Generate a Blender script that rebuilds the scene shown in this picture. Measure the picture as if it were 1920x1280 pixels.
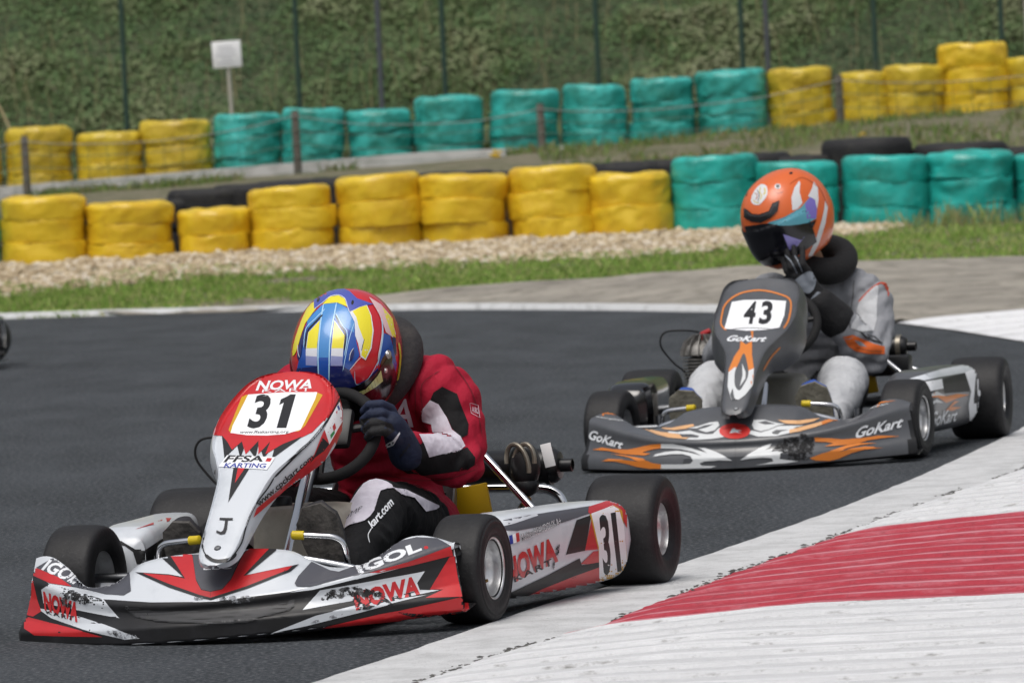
import bpy, bmesh, math, random
import numpy as np
from mathutils import Vector, Matrix, noise
from mathutils.bvhtree import BVHTree
random.seed(7); rng = np.random.default_rng(7)
for o in list(bpy.data.objects): bpy.data.objects.remove(o)
scene = bpy.context.scene
COL = scene.collection

# ------------------------------------------------------------------ camera
CAM_H, PITCH, ROLL, FPX = 1.2316, 0.0366, 0.0485, 12232.34
_c, _s = math.cos(PITCH), math.sin(PITCH)
_f, _u, _r = Vector((0, _c, -_s)), Vector((0, _s, _c)), Vector((1, 0, 0))
_cr, _sr = math.cos(ROLL), math.sin(ROLL)
_cx, _cy = _r * _cr - _u * _sr, _r * _sr + _u * _cr
cam = bpy.data.cameras.new('camera'); camo = bpy.data.objects.new('camera', cam); COL.objects.link(camo)
m = Matrix((_cx, _cy, -_f)).transposed().to_4x4(); m.translation = (0, 0, CAM_H); camo.matrix_world = m
cam.sensor_width = 36; cam.lens = FPX / 1920 * 36; cam.clip_start = .5; cam.clip_end = 2000
cam.dof.use_dof = True; cam.dof.focus_distance = 15.8; cam.dof.aperture_fstop = 13
scene.camera = camo
# ------------------------------------------------------------------ daylight, overcast
SUN_EL, SUN_AZ = math.radians(66), math.radians(205)      # azimuth measured from +Y towards +X
world = bpy.data.worlds.new('World'); scene.world = world; world.use_nodes = True
nt = world.node_tree; nt.nodes.clear()
wo = nt.nodes.new('ShaderNodeOutputWorld'); bg = nt.nodes.new('ShaderNodeBackground')
sky = nt.nodes.new('ShaderNodeTexSky'); sky.sky_type = 'NISHITA'; sky.sun_disc = False
sky.sun_elevation = SUN_EL; sky.sun_rotation = SUN_AZ; sky.dust_density = 6; sky.air_density = 1.0; sky.ozone_density = 1
hs = nt.nodes.new('ShaderNodeHueSaturation'); hs.inputs['Saturation'].default_value = .42
nt.links.new(sky.outputs[0], hs.inputs['Color']); nt.links.new(hs.outputs[0], bg.inputs[0])
bg.inputs[1].default_value = .13; nt.links.new(bg.outputs[0], wo.inputs[0])
sl = bpy.data.lights.new('sun', 'SUN'); sl.energy = 1.5; sl.angle = math.radians(40); sl.color = (1, .97, .93)
so = bpy.data.objects.new('sun', sl); COL.objects.link(so)
sd = Vector((math.sin(SUN_AZ) * math.cos(SUN_EL), math.cos(SUN_AZ) * math.cos(SUN_EL), math.sin(SUN_EL)))
so.rotation_euler = sd.to_track_quat('Z', 'Y').to_euler(); so.location = (0, 0, 30)
scene.view_settings.view_transform = 'Standard'; scene.view_settings.look = 'None'
scene.view_settings.exposure = -.12; scene.view_settings.gamma = 1

# ------------------------------------------------------------------ helpers
def lin(h):
    if isinstance(h, str):
        h = h.lstrip('#'); v = [int(h[i:i + 2], 16) / 255 for i in (0, 2, 4)]
    else: v = [c / 255 for c in h]
    return tuple(c / 12.92 if c <= .04045 else ((c + .055) / 1.055) ** 2.4 for c in v) + (1,)
MATS = {}
def mat(name, col, rough=.5, metal=0, spec=.5, coat=0, var=None, var2=None, bump=None, attr=None, obj=True):
    """plain or noise-varied procedural material. var=(scale, colour, lo, hi[, stretch]); bump=(scale, strength[, stretch])"""
    if name in MATS: return MATS[name]
    M = bpy.data.materials.new(name); M.use_nodes = True; N = M.node_tree.nodes; L = M.node_tree.links
    b = N['Principled BSDF']; b.inputs['Roughness'].default_value = rough; b.inputs['Metallic'].default_value = metal
    b.inputs['Specular IOR Level'].default_value = spec; b.inputs['Coat Weight'].default_value = coat; b.inputs['Coat Roughness'].default_value = .12
    c = lin(col) if not (isinstance(col, tuple) and len(col) == 4) else col
    b.inputs['Base Color'].default_value = c; M.diffuse_color = c
    tc = N.new('ShaderNodeTexCoord'); last = None
    def mapped(st):
        if not st: return tc.outputs['Object']
        mp = N.new('ShaderNodeMapping'); mp.inputs['Scale'].default_value = st; L.new(tc.outputs['Object'], mp.inputs[0]); return mp.outputs[0]
    if attr:
        a = N.new('ShaderNodeAttribute'); a.attribute_name = attr; last = a.outputs['Color']
    for v in (var, var2):
        if not v: continue
        nz = N.new('ShaderNodeTexNoise'); nz.inputs['Scale'].default_value = v[0]; nz.inputs['Detail'].default_value = 6; nz.inputs['Roughness'].default_value = .62
        L.new(mapped(v[4] if len(v) > 4 else None), nz.inputs[0])
        mr = N.new('ShaderNodeMapRange'); mr.inputs[1].default_value = v[2]; mr.inputs[2].default_value = v[3]; L.new(nz.outputs[0], mr.inputs[0])
        mx = N.new('ShaderNodeMixRGB'); L.new(mr.outputs[0], mx.inputs[0])
        if last is None: mx.inputs[1].default_value = c
        else: L.new(last, mx.inputs[1])
        mx.inputs[2].default_value = lin(v[1]); last = mx.outputs[0]
    if last is not None: L.new(last, b.inputs['Base Color'])
    if bump:
        nz = N.new('ShaderNodeTexNoise'); nz.inputs['Scale'].default_value = bump[0]; nz.inputs['Detail'].default_value = 5
        L.new(mapped(bump[2] if len(bump) > 2 else None), nz.inputs[0])
        bp = N.new('ShaderNodeBump'); bp.inputs['Strength'].default_value = bump[1]; bp.inputs['Distance'].default_value = bump[3] if len(bump) > 3 else .01
        L.new(nz.outputs[0], bp.inputs['Height']); L.new(bp.outputs[0], b.inputs['Normal'])
    MATS[name] = M; return M
def tag(o, label=None, cat=None, group=None, kind=None):
    if label: o['label'] = label
    if cat: o['category'] = cat
    if group: o['group'] = group
    if kind: o['kind'] = kind
    return o
def empty(name, loc=(0, 0, 0), rz=0, parent=None):
    o = bpy.data.objects.new(name, None); COL.objects.link(o); o.location = loc; o.rotation_euler = (0, 0, rz); o.empty_display_size = .1
    o.parent = parent; return o
def link(name, me, mats, parent=None, smooth=True):
    for mm in (mats if isinstance(mats, (list, tuple)) else [mats]): me.materials.append(mm)
    if smooth: me.shade_smooth()
    o = bpy.data.objects.new(name, me); COL.objects.link(o); o.parent = parent; return o
def mk(name, V, F, mats, parent=None, smooth=True):
    me = bpy.data.meshes.new(name); me.from_pydata([tuple(v) for v in V], [], F); me.update()
    return link(name, me, mats, parent, smooth)
def sharp(o, deg=35):
    """split shading at hard edges"""
    bm = bmesh.new(); bm.from_mesh(o.data)
    for e in bm.edges:
        e.smooth = not (len(e.link_faces) == 2 and e.calc_face_angle(0) > math.radians(deg))
    bm.to_mesh(o.data); bm.free(); return o
class MB:
    """collects shapes for ONE mesh"""
    def __init__(s): s.V = []; s.F = []
    def add(s, V, F):
        n = len(s.V); s.V += [tuple(v) for v in V]; s.F += [tuple(i + n for i in f) for f in F]; return s
    def box(s, c, d, R=None, bev=0):
        bm = bmesh.new(); bmesh.ops.create_cube(bm, size=1)
        for v in bm.verts: v.co = Vector((v.co.x * d[0], v.co.y * d[1], v.co.z * d[2]))
        if bev: bmesh.ops.bevel(bm, geom=bm.edges[:], offset=bev, segments=2, affect='EDGES', profile=.5)
        c = Vector(c); V = [(R @ v.co if R else v.co) + c for v in bm.verts]
        bm.verts.index_update(); F = [[v.index for v in f.verts] for f in bm.faces]; bm.free(); return s.add(V, F)
    def tube(s, P, r, n=10, closed=False, cap=True):
        P = [Vector(p) for p in P]; k = len(P); R = r if isinstance(r, (list, tuple)) else [r] * k
        V = []; F = []; up = None
        for i, p in enumerate(P):
            t = (P[(i + 1) % k] - P[i - 1]) if closed else (P[min(i + 1, k - 1)] - P[max(i - 1, 0)])
            t.normalize()
            if up is None:
                up = Vector((0, 0, 1)) if abs(t.z) < .9 else Vector((1, 0, 0))
            a = t.cross(up).normalized(); b = a.cross(t).normalized(); up = b
            for j in range(n):
                q = 2 * math.pi * j / n; V.append(p + a * (math.cos(q) * R[i]) + b * (math.sin(q) * R[i]))
        for i in range(k if closed else k - 1):
            for j in range(n):
                F.append((i * n + j, i * n + (j + 1) % n, ((i + 1) % k) * n + (j + 1) % n, ((i + 1) % k) * n + j))
        if not closed and cap: F += [tuple(range(n))[::-1], tuple(range((k - 1) * n, k * n))]
        return s.add(V, F)
    def lathe(s, prof, n=32, M=None, closed=False):
        """prof = (radius, height) about local z; M places it"""
        V = []; F = []; k = len(prof)
        for (r, h) in prof:
            for j in range(n):
                q = 2 * math.pi * j / n; v = Vector((r * math.cos(q), r * math.sin(q), h)); V.append(M @ v if M else v)
        for i in range(k if closed else k - 1):
            for j in range(n): F.append((i * n + j, i * n + (j + 1) % n, ((i + 1) % k) * n + (j + 1) % n, ((i + 1) % k) * n + j))
        return s.add(V, F)
    def loft(s, rings, closed=True, cap=True):
        n = len(rings[0]); V = [p for r in rings for p in r]; F = []
        for i in range(len(rings) - 1):
            for j in range(n if closed else n - 1): F.append((i * n + j, i * n + (j + 1) % n, (i + 1) * n + (j + 1) % n, (i + 1) * n + j))
        if cap and closed: F += [tuple(range(n))[::-1], tuple(range((len(rings) - 1) * n, len(rings) * n))]
        return s.add(V, F)
    def prism(s, poly, M, th):
        """2-D outline extruded along local z by th"""
        n = len(poly); V = [M @ Vector((x, y, 0)) for x, y in poly] + [M @ Vector((x, y, th)) for x, y in poly]
        F = [tuple(range(n))[::-1], tuple(range(n, 2 * n))] + [(i, (i + 1) % n, n + (i + 1) % n, n + i) for i in range(n)]
        return s.add(V, F)
    def sphere(s, c, r, n=16, M=None):
        r = r if isinstance(r, (tuple, list)) else (r,) * 3; c = Vector(c); V = []; F = []
        h = n // 2
        for i in range(h + 1):
            a = math.pi * i / h
            for j in range(n):
                b = 2 * math.pi * j / n; v = Vector((r[0] * math.sin(a) * math.cos(b), r[1] * math.sin(a) * math.sin(b), r[2] * math.cos(a)))
                V.append(c + (M @ v if M else v))
        for i in range(h):
            for j in range(n): F.append((i * n + j, (i + 1) * n + j, (i + 1) * n + (j + 1) % n, i * n + (j + 1) % n))
        return s.add(V, F)
    def build(s, name, mats, parent=None, smooth=True, sh=40):
        o = mk(name, s.V, s.F, mats, parent, smooth)
        bm = bmesh.new(); bm.from_mesh(o.data); bmesh.ops.remove_doubles(bm, verts=bm.verts, dist=1e-5)
        bmesh.ops.recalc_face_normals(bm, faces=bm.faces)
        if smooth:
            for e in bm.edges: e.smooth = not (len(e.link_faces) == 2 and e.calc_face_angle(0) > math.radians(sh))
        bm.to_mesh(o.data); bm.free(); return o
def spline(P, n=8, closed=False):
    """Catmull-Rom through points"""
    P = [Vector(p) for p in P]; k = len(P); out = []
    for i in range(k if closed else k - 1):
        g = (lambda j: P[j % k]) if closed else (lambda j: P[max(0, min(k - 1, j))])
        a, b, c, d = g(i - 1), g(i), g(i + 1), g(i + 2)
        for j in range(n):
            t = j / n; out.append(.5 * ((2 * b) + (c - a) * t + (2 * a - 5 * b + 4 * c - d) * t * t + (3 * b - a - 3 * c + d) * t ** 3))
    if not closed: out.append(P[-1])
    return out
def interp(x, xs, ys):
    """smooth (monotone cosine-free) 1-D interpolation"""
    return float(np.interp(x, xs, ys))
def axis_matrix(p, ax):
    M = Vector(ax).to_track_quat('Z', 'Y').to_matrix().to_4x4(); M.translation = Vector(p); return M
def pixel_ray(u, v):
    X, Y = u - 960, 640 - v; x = X * _cr + Y * _sr; y = -X * _sr + Y * _cr
    return _r * (x / FPX) + _f + _u * (y / FPX)
def at(u, v, Y):
    """world point seen at photo pixel (u, v) at depth Y"""
    d = pixel_ray(u, v); return Vector((0, 0, CAM_H)) + d * (Y / d.y)
# =================================================================== SETTING
def poly_interp(P):
    P = np.array(P); return lambda x: float(np.interp(x, P[:, 0], P[:, 1]))
FAR = [(-14, 43.6), (-8, 43.2), (-5, 42.6), (-3.28, 41.93), (-2.22, 41.29), (-1.18, 40.34), (-.18, 39.13), (.5, 37.95), (1.14, 36.62), (1.62, 35.1), (2.0, 33.38), (2.2, 32.0), (2.38, 30.34), (2.6, 27.5), (2.75, 24), (2.9, 18)]
far_y = poly_interp(FAR)
def smooth(t): t = max(0., min(1., t)); return t * t * (3 - 2 * t)
def ground_z(x, y):
    e = far_y(x) if x < 2.0 else 33.4 + (x - 2) * .6
    if y <= e: return -.03
    y1 = 43.75; z1 = .30 - max(0, x - 1.4) * .02
    if y < y1: return -.01 + (z1 + .01) * ((y - e) / (y1 - e)) ** 1.15
    z2 = .775 + .04 * max(-6, min(6, x))
    if y < 56: return z1 + (z2 - z1) * smooth((y - 45.5) / 9.5)
    if y < 59: return z2 + (y - 56) * .02
    return z2 + .06 + (y - 59) * .46 - .003 * max(0, y - 70) ** 1.3
# ground sheet
xs = np.concatenate([np.linspace(-90, -8, 18), np.linspace(-7.5, 7.5, 76), np.linspace(8, 90, 18)])
ys = np.concatenate([np.linspace(-25, 28, 12), np.linspace(29, 66, 112), np.linspace(68, 130, 30)])
V = []; F = []
for y in ys:
    for x in xs:
        z = ground_z(x, y)
        if z > -.005: z += .03 * noise.noise((x * 1.3, y * 1.3, 0)) * min(1, z * 6) + (.12 * noise.noise((x * .5, y * .5, 3)) if y > 59.5 else 0)
        V.append((x, y, z))
nx = len(xs)
for j in range(len(ys) - 1):
    for i in range(nx - 1): F.append((j * nx + i, j * nx + i + 1, (j + 1) * nx + i + 1, (j + 1) * nx + i))
m_ground = mat('soil', '#6b6552', .95, var=(3, '#4a4f2f', .42, .62), var2=(26, '#8d8672', .5, .72), bump=(60, .5))
cut = [f for f in F if V[f[0]][1] < 58]; hill = [f for f in F if V[f[0]][1] >= 58]
def sub(name, FF, m):
    ids = sorted({i for f in FF for i in f}); mp = {a: k for k, a in enumerate(ids)}; o = mk(name, [V[i] for i in ids], [tuple(mp[i] for i in f) for f in FF], m); return tag(o, kind='structure')
sub('ground', cut, m_ground); sub('hillside', hill, mat('hill_soil', '#4c543a', .95, var=(2.5, '#434b32', .42, .62), var2=(20, '#5f6047', .5, .72), bump=(40, .6)))

# asphalt track
m_asph = mat('asphalt', '#292d31', .88, spec=.22, var=(2.2, '#3e4247', .36, .66, (1.2, .35, 1)), var2=(70, '#696c70', .48, .68), bump=(95, 1.0, None, .01))
tr = [(-14, -25), (16, -25), (16, 14), (9, 16), (2.9, 18)] + FAR[::-1][1:] + [(-60, 46), (-60, -25)]
t = mk('track', [(x, y, 0) for x, y in tr], [tuple(range(len(tr)))], m_asph, smooth=False); tag(t, kind='structure')
def ribbon(name, P, w0, w1, z, m, h=None, kind='structure', parent=None):
    """strip along a 2-D path, from offset w0 to w1 to its left; optional raised box height"""
    P = [Vector((p[0], p[1], 0)) for p in spline([(a, b, 0) for a, b in P], 6)]
    mb = MB(); rings = []
    for i, p in enumerate(P):
        t = (P[min(i + 1, len(P) - 1)] - P[max(i - 1, 0)]).normalized(); nrm = Vector((-t.y, t.x, 0))
        a, b = p + nrm * w0, p + nrm * w1
        if h: rings.append([a + Vector((0, 0, z - .05)), a + Vector((0, 0, z + h * .75)), a.lerp(b, .12) + Vector((0, 0, z + h)), a.lerp(b, .9) + Vector((0, 0, z + h)), b + Vector((0, 0, z - .05))])
        else: rings.append([a + Vector((0, 0, z)), b + Vector((0, 0, z))])
    mb.loft(rings, closed=False); o = mk(name, mb.V, mb.F, m, parent)
    if kind: tag(o, kind=kind)
    return o
m_white_line = mat('line_paint', '#c3c5c6', .7, var=(9, '#9a9c9c', .5, .75))
edge = [p for p in FAR if -14 <= p[0] <= 1.63]
ribbon('edge_line', edge[::-1], -.16, .02, 0, m_white_line, h=.033)
# grey concrete run-off behind the line, widening to the right
m_conc = mat('runoff_concrete', '#88837a', .92, var=(1.8, '#a09a8f', .4, .65), var2=(6, '#5f5b52', .50, .70), bump=(40, .8, None, .02))
ct_lo = [(-2.6, 41.55), (-1.18, 40.34), (-.18, 39.13), (.5, 37.95), (1.14, 36.62), (1.62, 35.1), (2.0, 33.5), (2.6, 33.9), (3.6, 34.6), (6.5, 36.5)]
ct_hi = [(-2.6, 41.6), (-1.15, 40.75), (-.18, 40.6), (.5, 40.15), (1.14, 39.95), (1.62, 39.6), (2.03, 39.3), (3.0, 39.2), (4, 39.3), (7, 39.6)]
A = spline([(a, b, 0) for a, b in ct_lo], 6); B = spline([(a, b, 0) for a, b in ct_hi], 6); V = []; F = []
for i, (a, b) in enumerate(zip(A, B)):
    for k in range(9):
        p = a.lerp(b, k / 8); V.append((p.x, p.y, max(.004, ground_z(p.x, p.y) + .035) + .006 * noise.noise((p.x * 3, p.y * 3, 1))))
for i in range(len(A) - 1):
    for k in range(8): F.append((i * 9 + k, (i + 1) * 9 + k, (i + 1) * 9 + k + 1, i * 9 + k + 1))
tag(mk('concrete_verge', V, F, m_conc), kind='structure')

# -------- near kerb: white painted band, then ribbed red and white blocks
BAND = [(-2.6, 6.5), (-1.45, 10.5), (-.9, 12.5), (-.45, 14.1), (-.29, 14.65), (-.09, 15.4), (.06, 15.94), (.25, 16.52), (.45, 17.2), (.62, 17.83), (.88, 18.81), (1.1, 19.72), (1.33, 20.73), (1.78, 22.91), (2.1, 24.8), (2.35, 26.6)]
KERB = [(-2.32, 6.4), (-1.17, 10.4), (-.64, 12.4), (-.21, 13.9), (-.08, 14.37), (.08, 14.85), (.18, 15.1), (.33, 15.72), (.46, 16.22), (.64, 16.91), (.78, 17.41), (.89, 17.83), (1.03, 18.4), (1.16, 18.88), (1.4, 19.72), (1.58, 20.39), (1.9, 21.9), (2.2, 23.6)]
m_band = mat('band_paint', '#c9cacb', .8, var=(7, '#b0b1b2', .42, .68), var2=(70, '#8f9091', .56, .78), bump=(150, .5))
A = spline([(a, b, 0) for a, b in BAND], 6); V = []; F = []
by = np.array([p.y for p in A]); bx = np.array([p.x for p in A])
K = spline([(a, b, 0) for a, b in KERB], 6); ky = np.array([p.y for p in K]); kx = np.array([p.x for p in K])
kerb_x = lambda y: float(np.interp(y, ky, kx))
yy = np.arange(6.5, 26.5, .1)
for y in yy:
    x0 = float(np.interp(y, by, bx)) + .008 * noise.noise((y * 6, 0, 0)); x1 = min(kerb_x(y), x0 + 1) + .02
    for k in range(5): V.append((x0 + (x1 - x0) * k / 4, y, .004 + .004 * k / 4))
for i in range(len(yy) - 1):
    for k in range(4): F.append((i * 5 + k, (i + 1) * 5 + k, (i + 1) * 5 + k + 1, i * 5 + k + 1))
tag(mk('painted_band', V, F, m_band), kind='structure')

def kerb_material(name, base, worn, dirt):
    M = bpy.data.materials.new(name); M.use_nodes = True; N = M.node_tree.nodes; L = M.node_tree.links; b = N['Principled BSDF']
    b.inputs['Roughness'].default_value = .75; b.inputs['Specular IOR Level'].default_value = .3
    tc = N.new('ShaderNodeTexCoord'); at_ = N.new('ShaderNodeAttribute'); at_.attribute_name = 'crest'
    mp = N.new('ShaderNodeMapping'); mp.inputs['Scale'].default_value = (2.2, 9, 1); L.new(tc.outputs['Object'], mp.inputs[0])
    n1 = N.new('ShaderNodeTexNoise'); n1.inputs['Scale'].default_value = 3; n1.inputs['Detail'].default_value = 8; n1.inputs['Roughness'].default_value = .7; L.new(mp.outputs[0], n1.inputs[0])
    ad = N.new('ShaderNodeMath'); ad.operation = 'MULTIPLY_ADD'; L.new(n1.outputs[0], ad.inputs[0]); ad.inputs[1].default_value = 1.4; L.new(at_.outputs['Fac'], ad.inputs[2])
    mr = N.new('ShaderNodeMapRange'); mr.inputs[1].default_value = .88; mr.inputs[2].default_value = 1.55; L.new(ad.outputs[0], mr.inputs[0])
    mx = N.new('ShaderNodeMixRGB'); mx.inputs[1].default_value = lin(base); mx.inputs[2].default_value = lin(worn); L.new(mr.outputs[0], mx.inputs[0])
    n2 = N.new('ShaderNodeTexNoise'); n2.inputs['Scale'].default_value = 8; n2.inputs['Detail'].default_value = 9; n2.inputs['Roughness'].default_value = .75; L.new(mp.outputs[0], n2.inputs[0])
    mr2 = N.new('ShaderNodeMapRange'); mr2.inputs[1].default_value = .55; mr2.inputs[2].default_value = .74; L.new(n2.outputs[0], mr2.inputs[0])
    mx2 = N.new('ShaderNodeMixRGB'); mx2.inputs[2].default_value = lin(dirt); L.new(mx.outputs[0], mx2.inputs[1]); L.new(mr2.outputs[0], mx2.inputs[0])
    L.new(mx2.outputs[0], b.inputs['Base Color'])
    n3 = N.new('ShaderNodeTexNoise'); n3.inputs['Scale'].default_value = 90; n3.inputs['Detail'].default_value = 5; L.new(tc.outputs['Object'], n3.inputs[0])
    bp = N.new('ShaderNodeBump'); bp.inputs['Strength'].default_value = .5; bp.inputs['Distance'].default_value = .01; L.new(n3.outputs[0], bp.inputs['Height']); L.new(bp.outputs[0], b.inputs['Normal'])
    return M
m_kred = kerb_material('kerb_red', '#a63845', '#c88b95', '#6d3038')
m_kwhite = kerb_material('kerb_white', '#c6c7c9', '#e0e1e3', '#6f6d69')
def rib_block(name, y0, y1, xl, w, m, parent, period=.235, amp=.016, z0=.012, rise=.03):
    ny = max(4, int((y1 - y0) / (.0062 if y1 > 12 else .05))); nxx = 34; V = []; F = []; cr = []
    for j in range(ny + 1):
        y = y0 + (y1 - y0) * j / ny
        ph = (y / period + .12 * noise.noise((y * .8, 3, 0))) % 1.0
        # saw-tooth rib: ramp up away from the camera, short drop
        for i in range(nxx + 1):
            t = i / nxx; x = xl(y) + w * t
            p = (ph + .10 * noise.noise((x * 1.4, y * 1.5, 5)) + .03 * noise.noise((x * 7, y * 3, 8))) % 1.0
            r = (.62 * (1 - p / .05) if p < .05 else (0 if p < .10 else ((p - .10) / .05 if p < .15 else 1 - .38 * (p - .15) / .85)))
            wob = .0016 * noise.noise((x * 14, y * 14, 1)) + .003 * noise.noise((x * 2.5, y * 5, 2))
            V.append((x, y, z0 + rise * min(1, t * 3) + amp * r * min(1, t * 14 + .1) + wob)); cr.append(max(0, 1 - abs(p - .36) / .30)*(.75 + .5 * noise.noise((x * 1.7, math.floor(y / period) * 7.3, 3))))
    for j in range(ny):
        for i in range(nxx): k = j * (nxx + 1) + i; F.append((k, k + 1, k + nxx + 2, k + nxx + 1))
    o = mk(name, V, F, m, parent); a = o.data.attributes.new('crest', 'FLOAT', 'POINT'); a.data.foreach_set('value', cr); return o
kerb = empty('kerb', (0, 0, 0)); tag(kerb, kind='structure')
cuts = [7.0, 11.0, 14.86, 17.75, 21.0, 23.4]
for i in range(5):
    rib_block('kerb_block', cuts[i], cuts[i + 1], kerb_x, 1.62, m_kred if i == 2 else m_kwhite, kerb)
V = []; F = []; yv = np.arange(6, 24, .4)
for y in yv:
    x0 = kerb_x(y) + 1.56
    for i, (dx, z) in enumerate(((0, .02), (.03, .06), (.3, .06), (1.5, .05), (6, .06), (13, .06))): V.append((x0 + dx, y, z + .012 * noise.noise((x0 + dx, y, 4))))
for j in range(len(yv) - 1):
    for i in range(5): F.append((j * 6 + i, j * 6 + i + 1, j * 6 + i + 7, j * 6 + i + 6))
tag(mk('infield', V, F, mat('infield_dirt', '#7d745c', .95, var=(5, '#5b6238', .45, .65), var2=(30, '#938a72', .5, .7), bump=(60, .5))), kind='structure')
# crumbled joint between band and ribs
m_crumb = mat('crumbled_joint', '#3f3e3b', .95, var=(30, '#77756f', .5, .7))
V = []; F = []
for i in range(800):
    y = 11.5 + 12 * random.random(); x = kerb_x(y) + random.gauss(.0, .012); r = .003 + .008 * random.random() ** 2
    if noise.noise((y * 1.7, 0, 9)) < -.15: continue
    n = len(V)
    for k in range(5): q = k * 1.257 + random.random() * .6; V.append((x + r * math.cos(q), y + 3.2 * r * math.sin(q), .0125 + .0015 * random.random()))
    F.append(tuple(range(n, n + 5)))
    V.append((x, y, .0145 + .12 * r)); F[-1:] = [(n + k, n + (k + 1) % 5, n + 5) for k in range(5)]
tag(mk('kerb_rubble', V, F, m_crumb), 'crumbled dark grit along the joint of band and kerb', 'grit', kind='stuff')
# far kerb on the outside of the bend
fk = empty('outer_kerb', (0, 0, 0)); tag(fk, kind='structure')
def far_block(y0, y1):
    n = int((y1 - y0) / .02); V = []; F = []; cr = []
    for j in range(n + 1):
        y = y0 + (y1 - y0) * j / n; x0 = float(np.interp(-y, [-p[1] for p in FAR[9:]], [p[0] for p in FAR[9:]]))
        ph = (y / .62) % 1; r = 0 if ph < .2 else (1 - .4 * ph)
        for i in range(9):
            t = i / 8; V.append((x0 + t * (1.0 + .25 * max(0, 33.6 - y) * .5), y + t * .25, .006 + .03 * t + .022 * r * min(1, t * 6) )); cr.append(r)
    for j in range(n):
        for i in range(8): k = j * 9 + i; F.append((k, k + 1, k + 10, k + 9))
    o = mk('kerb_block', V, F, m_kwhite, fk); a = o.data.attributes.new('crest', 'FLOAT', 'POINT'); a.data.foreach_set('value', cr)
for k in range(5): far_block(21.5 + k * 2.4, min(33.5, 21.5 + (k + 1) * 2.4))

# -------- grass strip, gravel, weeds (stuff)
def blades(name, pts, hmin, hmax, w, cols, label, cat, lean=.5):
    n = len(pts); pts = np.array(pts); h = rng.uniform(hmin, hmax, n) * (.6 + .8 * rng.random(n)); a = rng.uniform(0, 6.283, n); l = rng.normal(0, lean, n) * h; la = rng.uniform(0, 6.283, n)
    ww = w * (.6 + .8 * rng.random(n)); V = np.zeros((n, 4, 3))
    dx, dy = np.cos(a) * ww, np.sin(a) * ww; lx, ly = np.cos(la) * l, np.sin(la) * l
    V[:, 0] = pts - np.stack([dx, dy, 0 * dx + .02], 1); V[:, 1] = pts + np.stack([dx, dy, 0 * dx - .02], 1)
    V[:, 2] = pts + np.stack([dx * .7 + lx * .4, dy * .7 + ly * .4, h * .6], 1); V[:, 3] = pts + np.stack([lx, ly, h], 1)
    idx = np.arange(n)[:, None] * 4; F = np.concatenate([idx + [0, 1, 2], idx + [0, 2, 3]]).tolist()
    o = mk(name, V.reshape(-1, 3), F, mat('blade', '#5a7a35', .6, spec=.25, attr='tint'), smooth=False)
    cl = np.array([lin(c) for c in cols]); ci = cl[rng.integers(0, len(cl), n)] * rng.uniform(.75, 1.25, (n, 1)); ci[:, 3] = 1
    at_ = o.data.attributes.new('tint', 'FLOAT_COLOR', 'POINT'); at_.data.foreach_set('color', np.repeat(ci, 4, 0).astype(np.float32).ravel())
    return tag(o, label, cat, kind='stuff')
GREEN = ['#7d9c46', '#8cab52', '#71923f', '#9cae60', '#aaa873', '#6a8a3a']
def ct_top(x): return float(np.interp(x, [p[0] for p in ct_hi], [p[1] for p in ct_hi])) if x > -2.6 else far_y(x) + .06
def gravel_lo(x): return float(np.interp(x, [-4, -2, -.5, 0, .6, 1.4, 1.9, 2.4, 3], [42.98, 43.08, 42.55, 42.35, 42.05, 41.9, 42.2, 43.0, 45]))
pts = []
while len(pts) < 95000:
    x = random.uniform(-6, 5.4); lo, hi = ct_top(x), gravel_lo(x)
    y = random.uniform(lo - .12, hi + .12 + .3 * noise.noise((x * 1.5, 7, 0)))
    if x > 2.6 and y > 43.75: continue
    d = noise.noise((x * 1.6, y * 1.6, 0)) + .5 * noise.noise((x * 5, y * 5, 2))
    if d < -.42 + .75 * max(0, 1 - (y - lo) / .5) * random.random(): continue
    pts.append((x, y, ground_z(x, y)))
blades('grass', pts, .012, .04, .0045, GREEN, 'strip of short green grass between track and gravel', 'grass')
pts = []
for _ in range(500):
    x = random.gauss(3.15, .3); y = 43.25 + .35 * random.random(); pts.append((x, y, ground_z(x, y)))
blades('tall_grass', pts, .05, .16, .0026, ['#8f9462', '#a3a074', '#7d8f50', '#8a9a5c'], 'tall pale grass in front of the green tyre stacks', 'grass', .25)
pts = []
for _ in range(24000):
    x = random.uniform(-6, 6); y = random.uniform(54.6, 56.2) if x < .3 else random.uniform(51, 56.2)
    if noise.noise((x * .9, y * .9, 4)) < (.1 if x < 1 else -.1): continue
    pts.append((x, y, ground_z(x, y)))
blades('bank_weeds', pts, .02, .08, .006, ['#62783c', '#787a4e', '#6d8543', '#8b8460', '#5a7238'], 'sparse weeds on the bank below the back tyre row', 'weeds')
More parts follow.
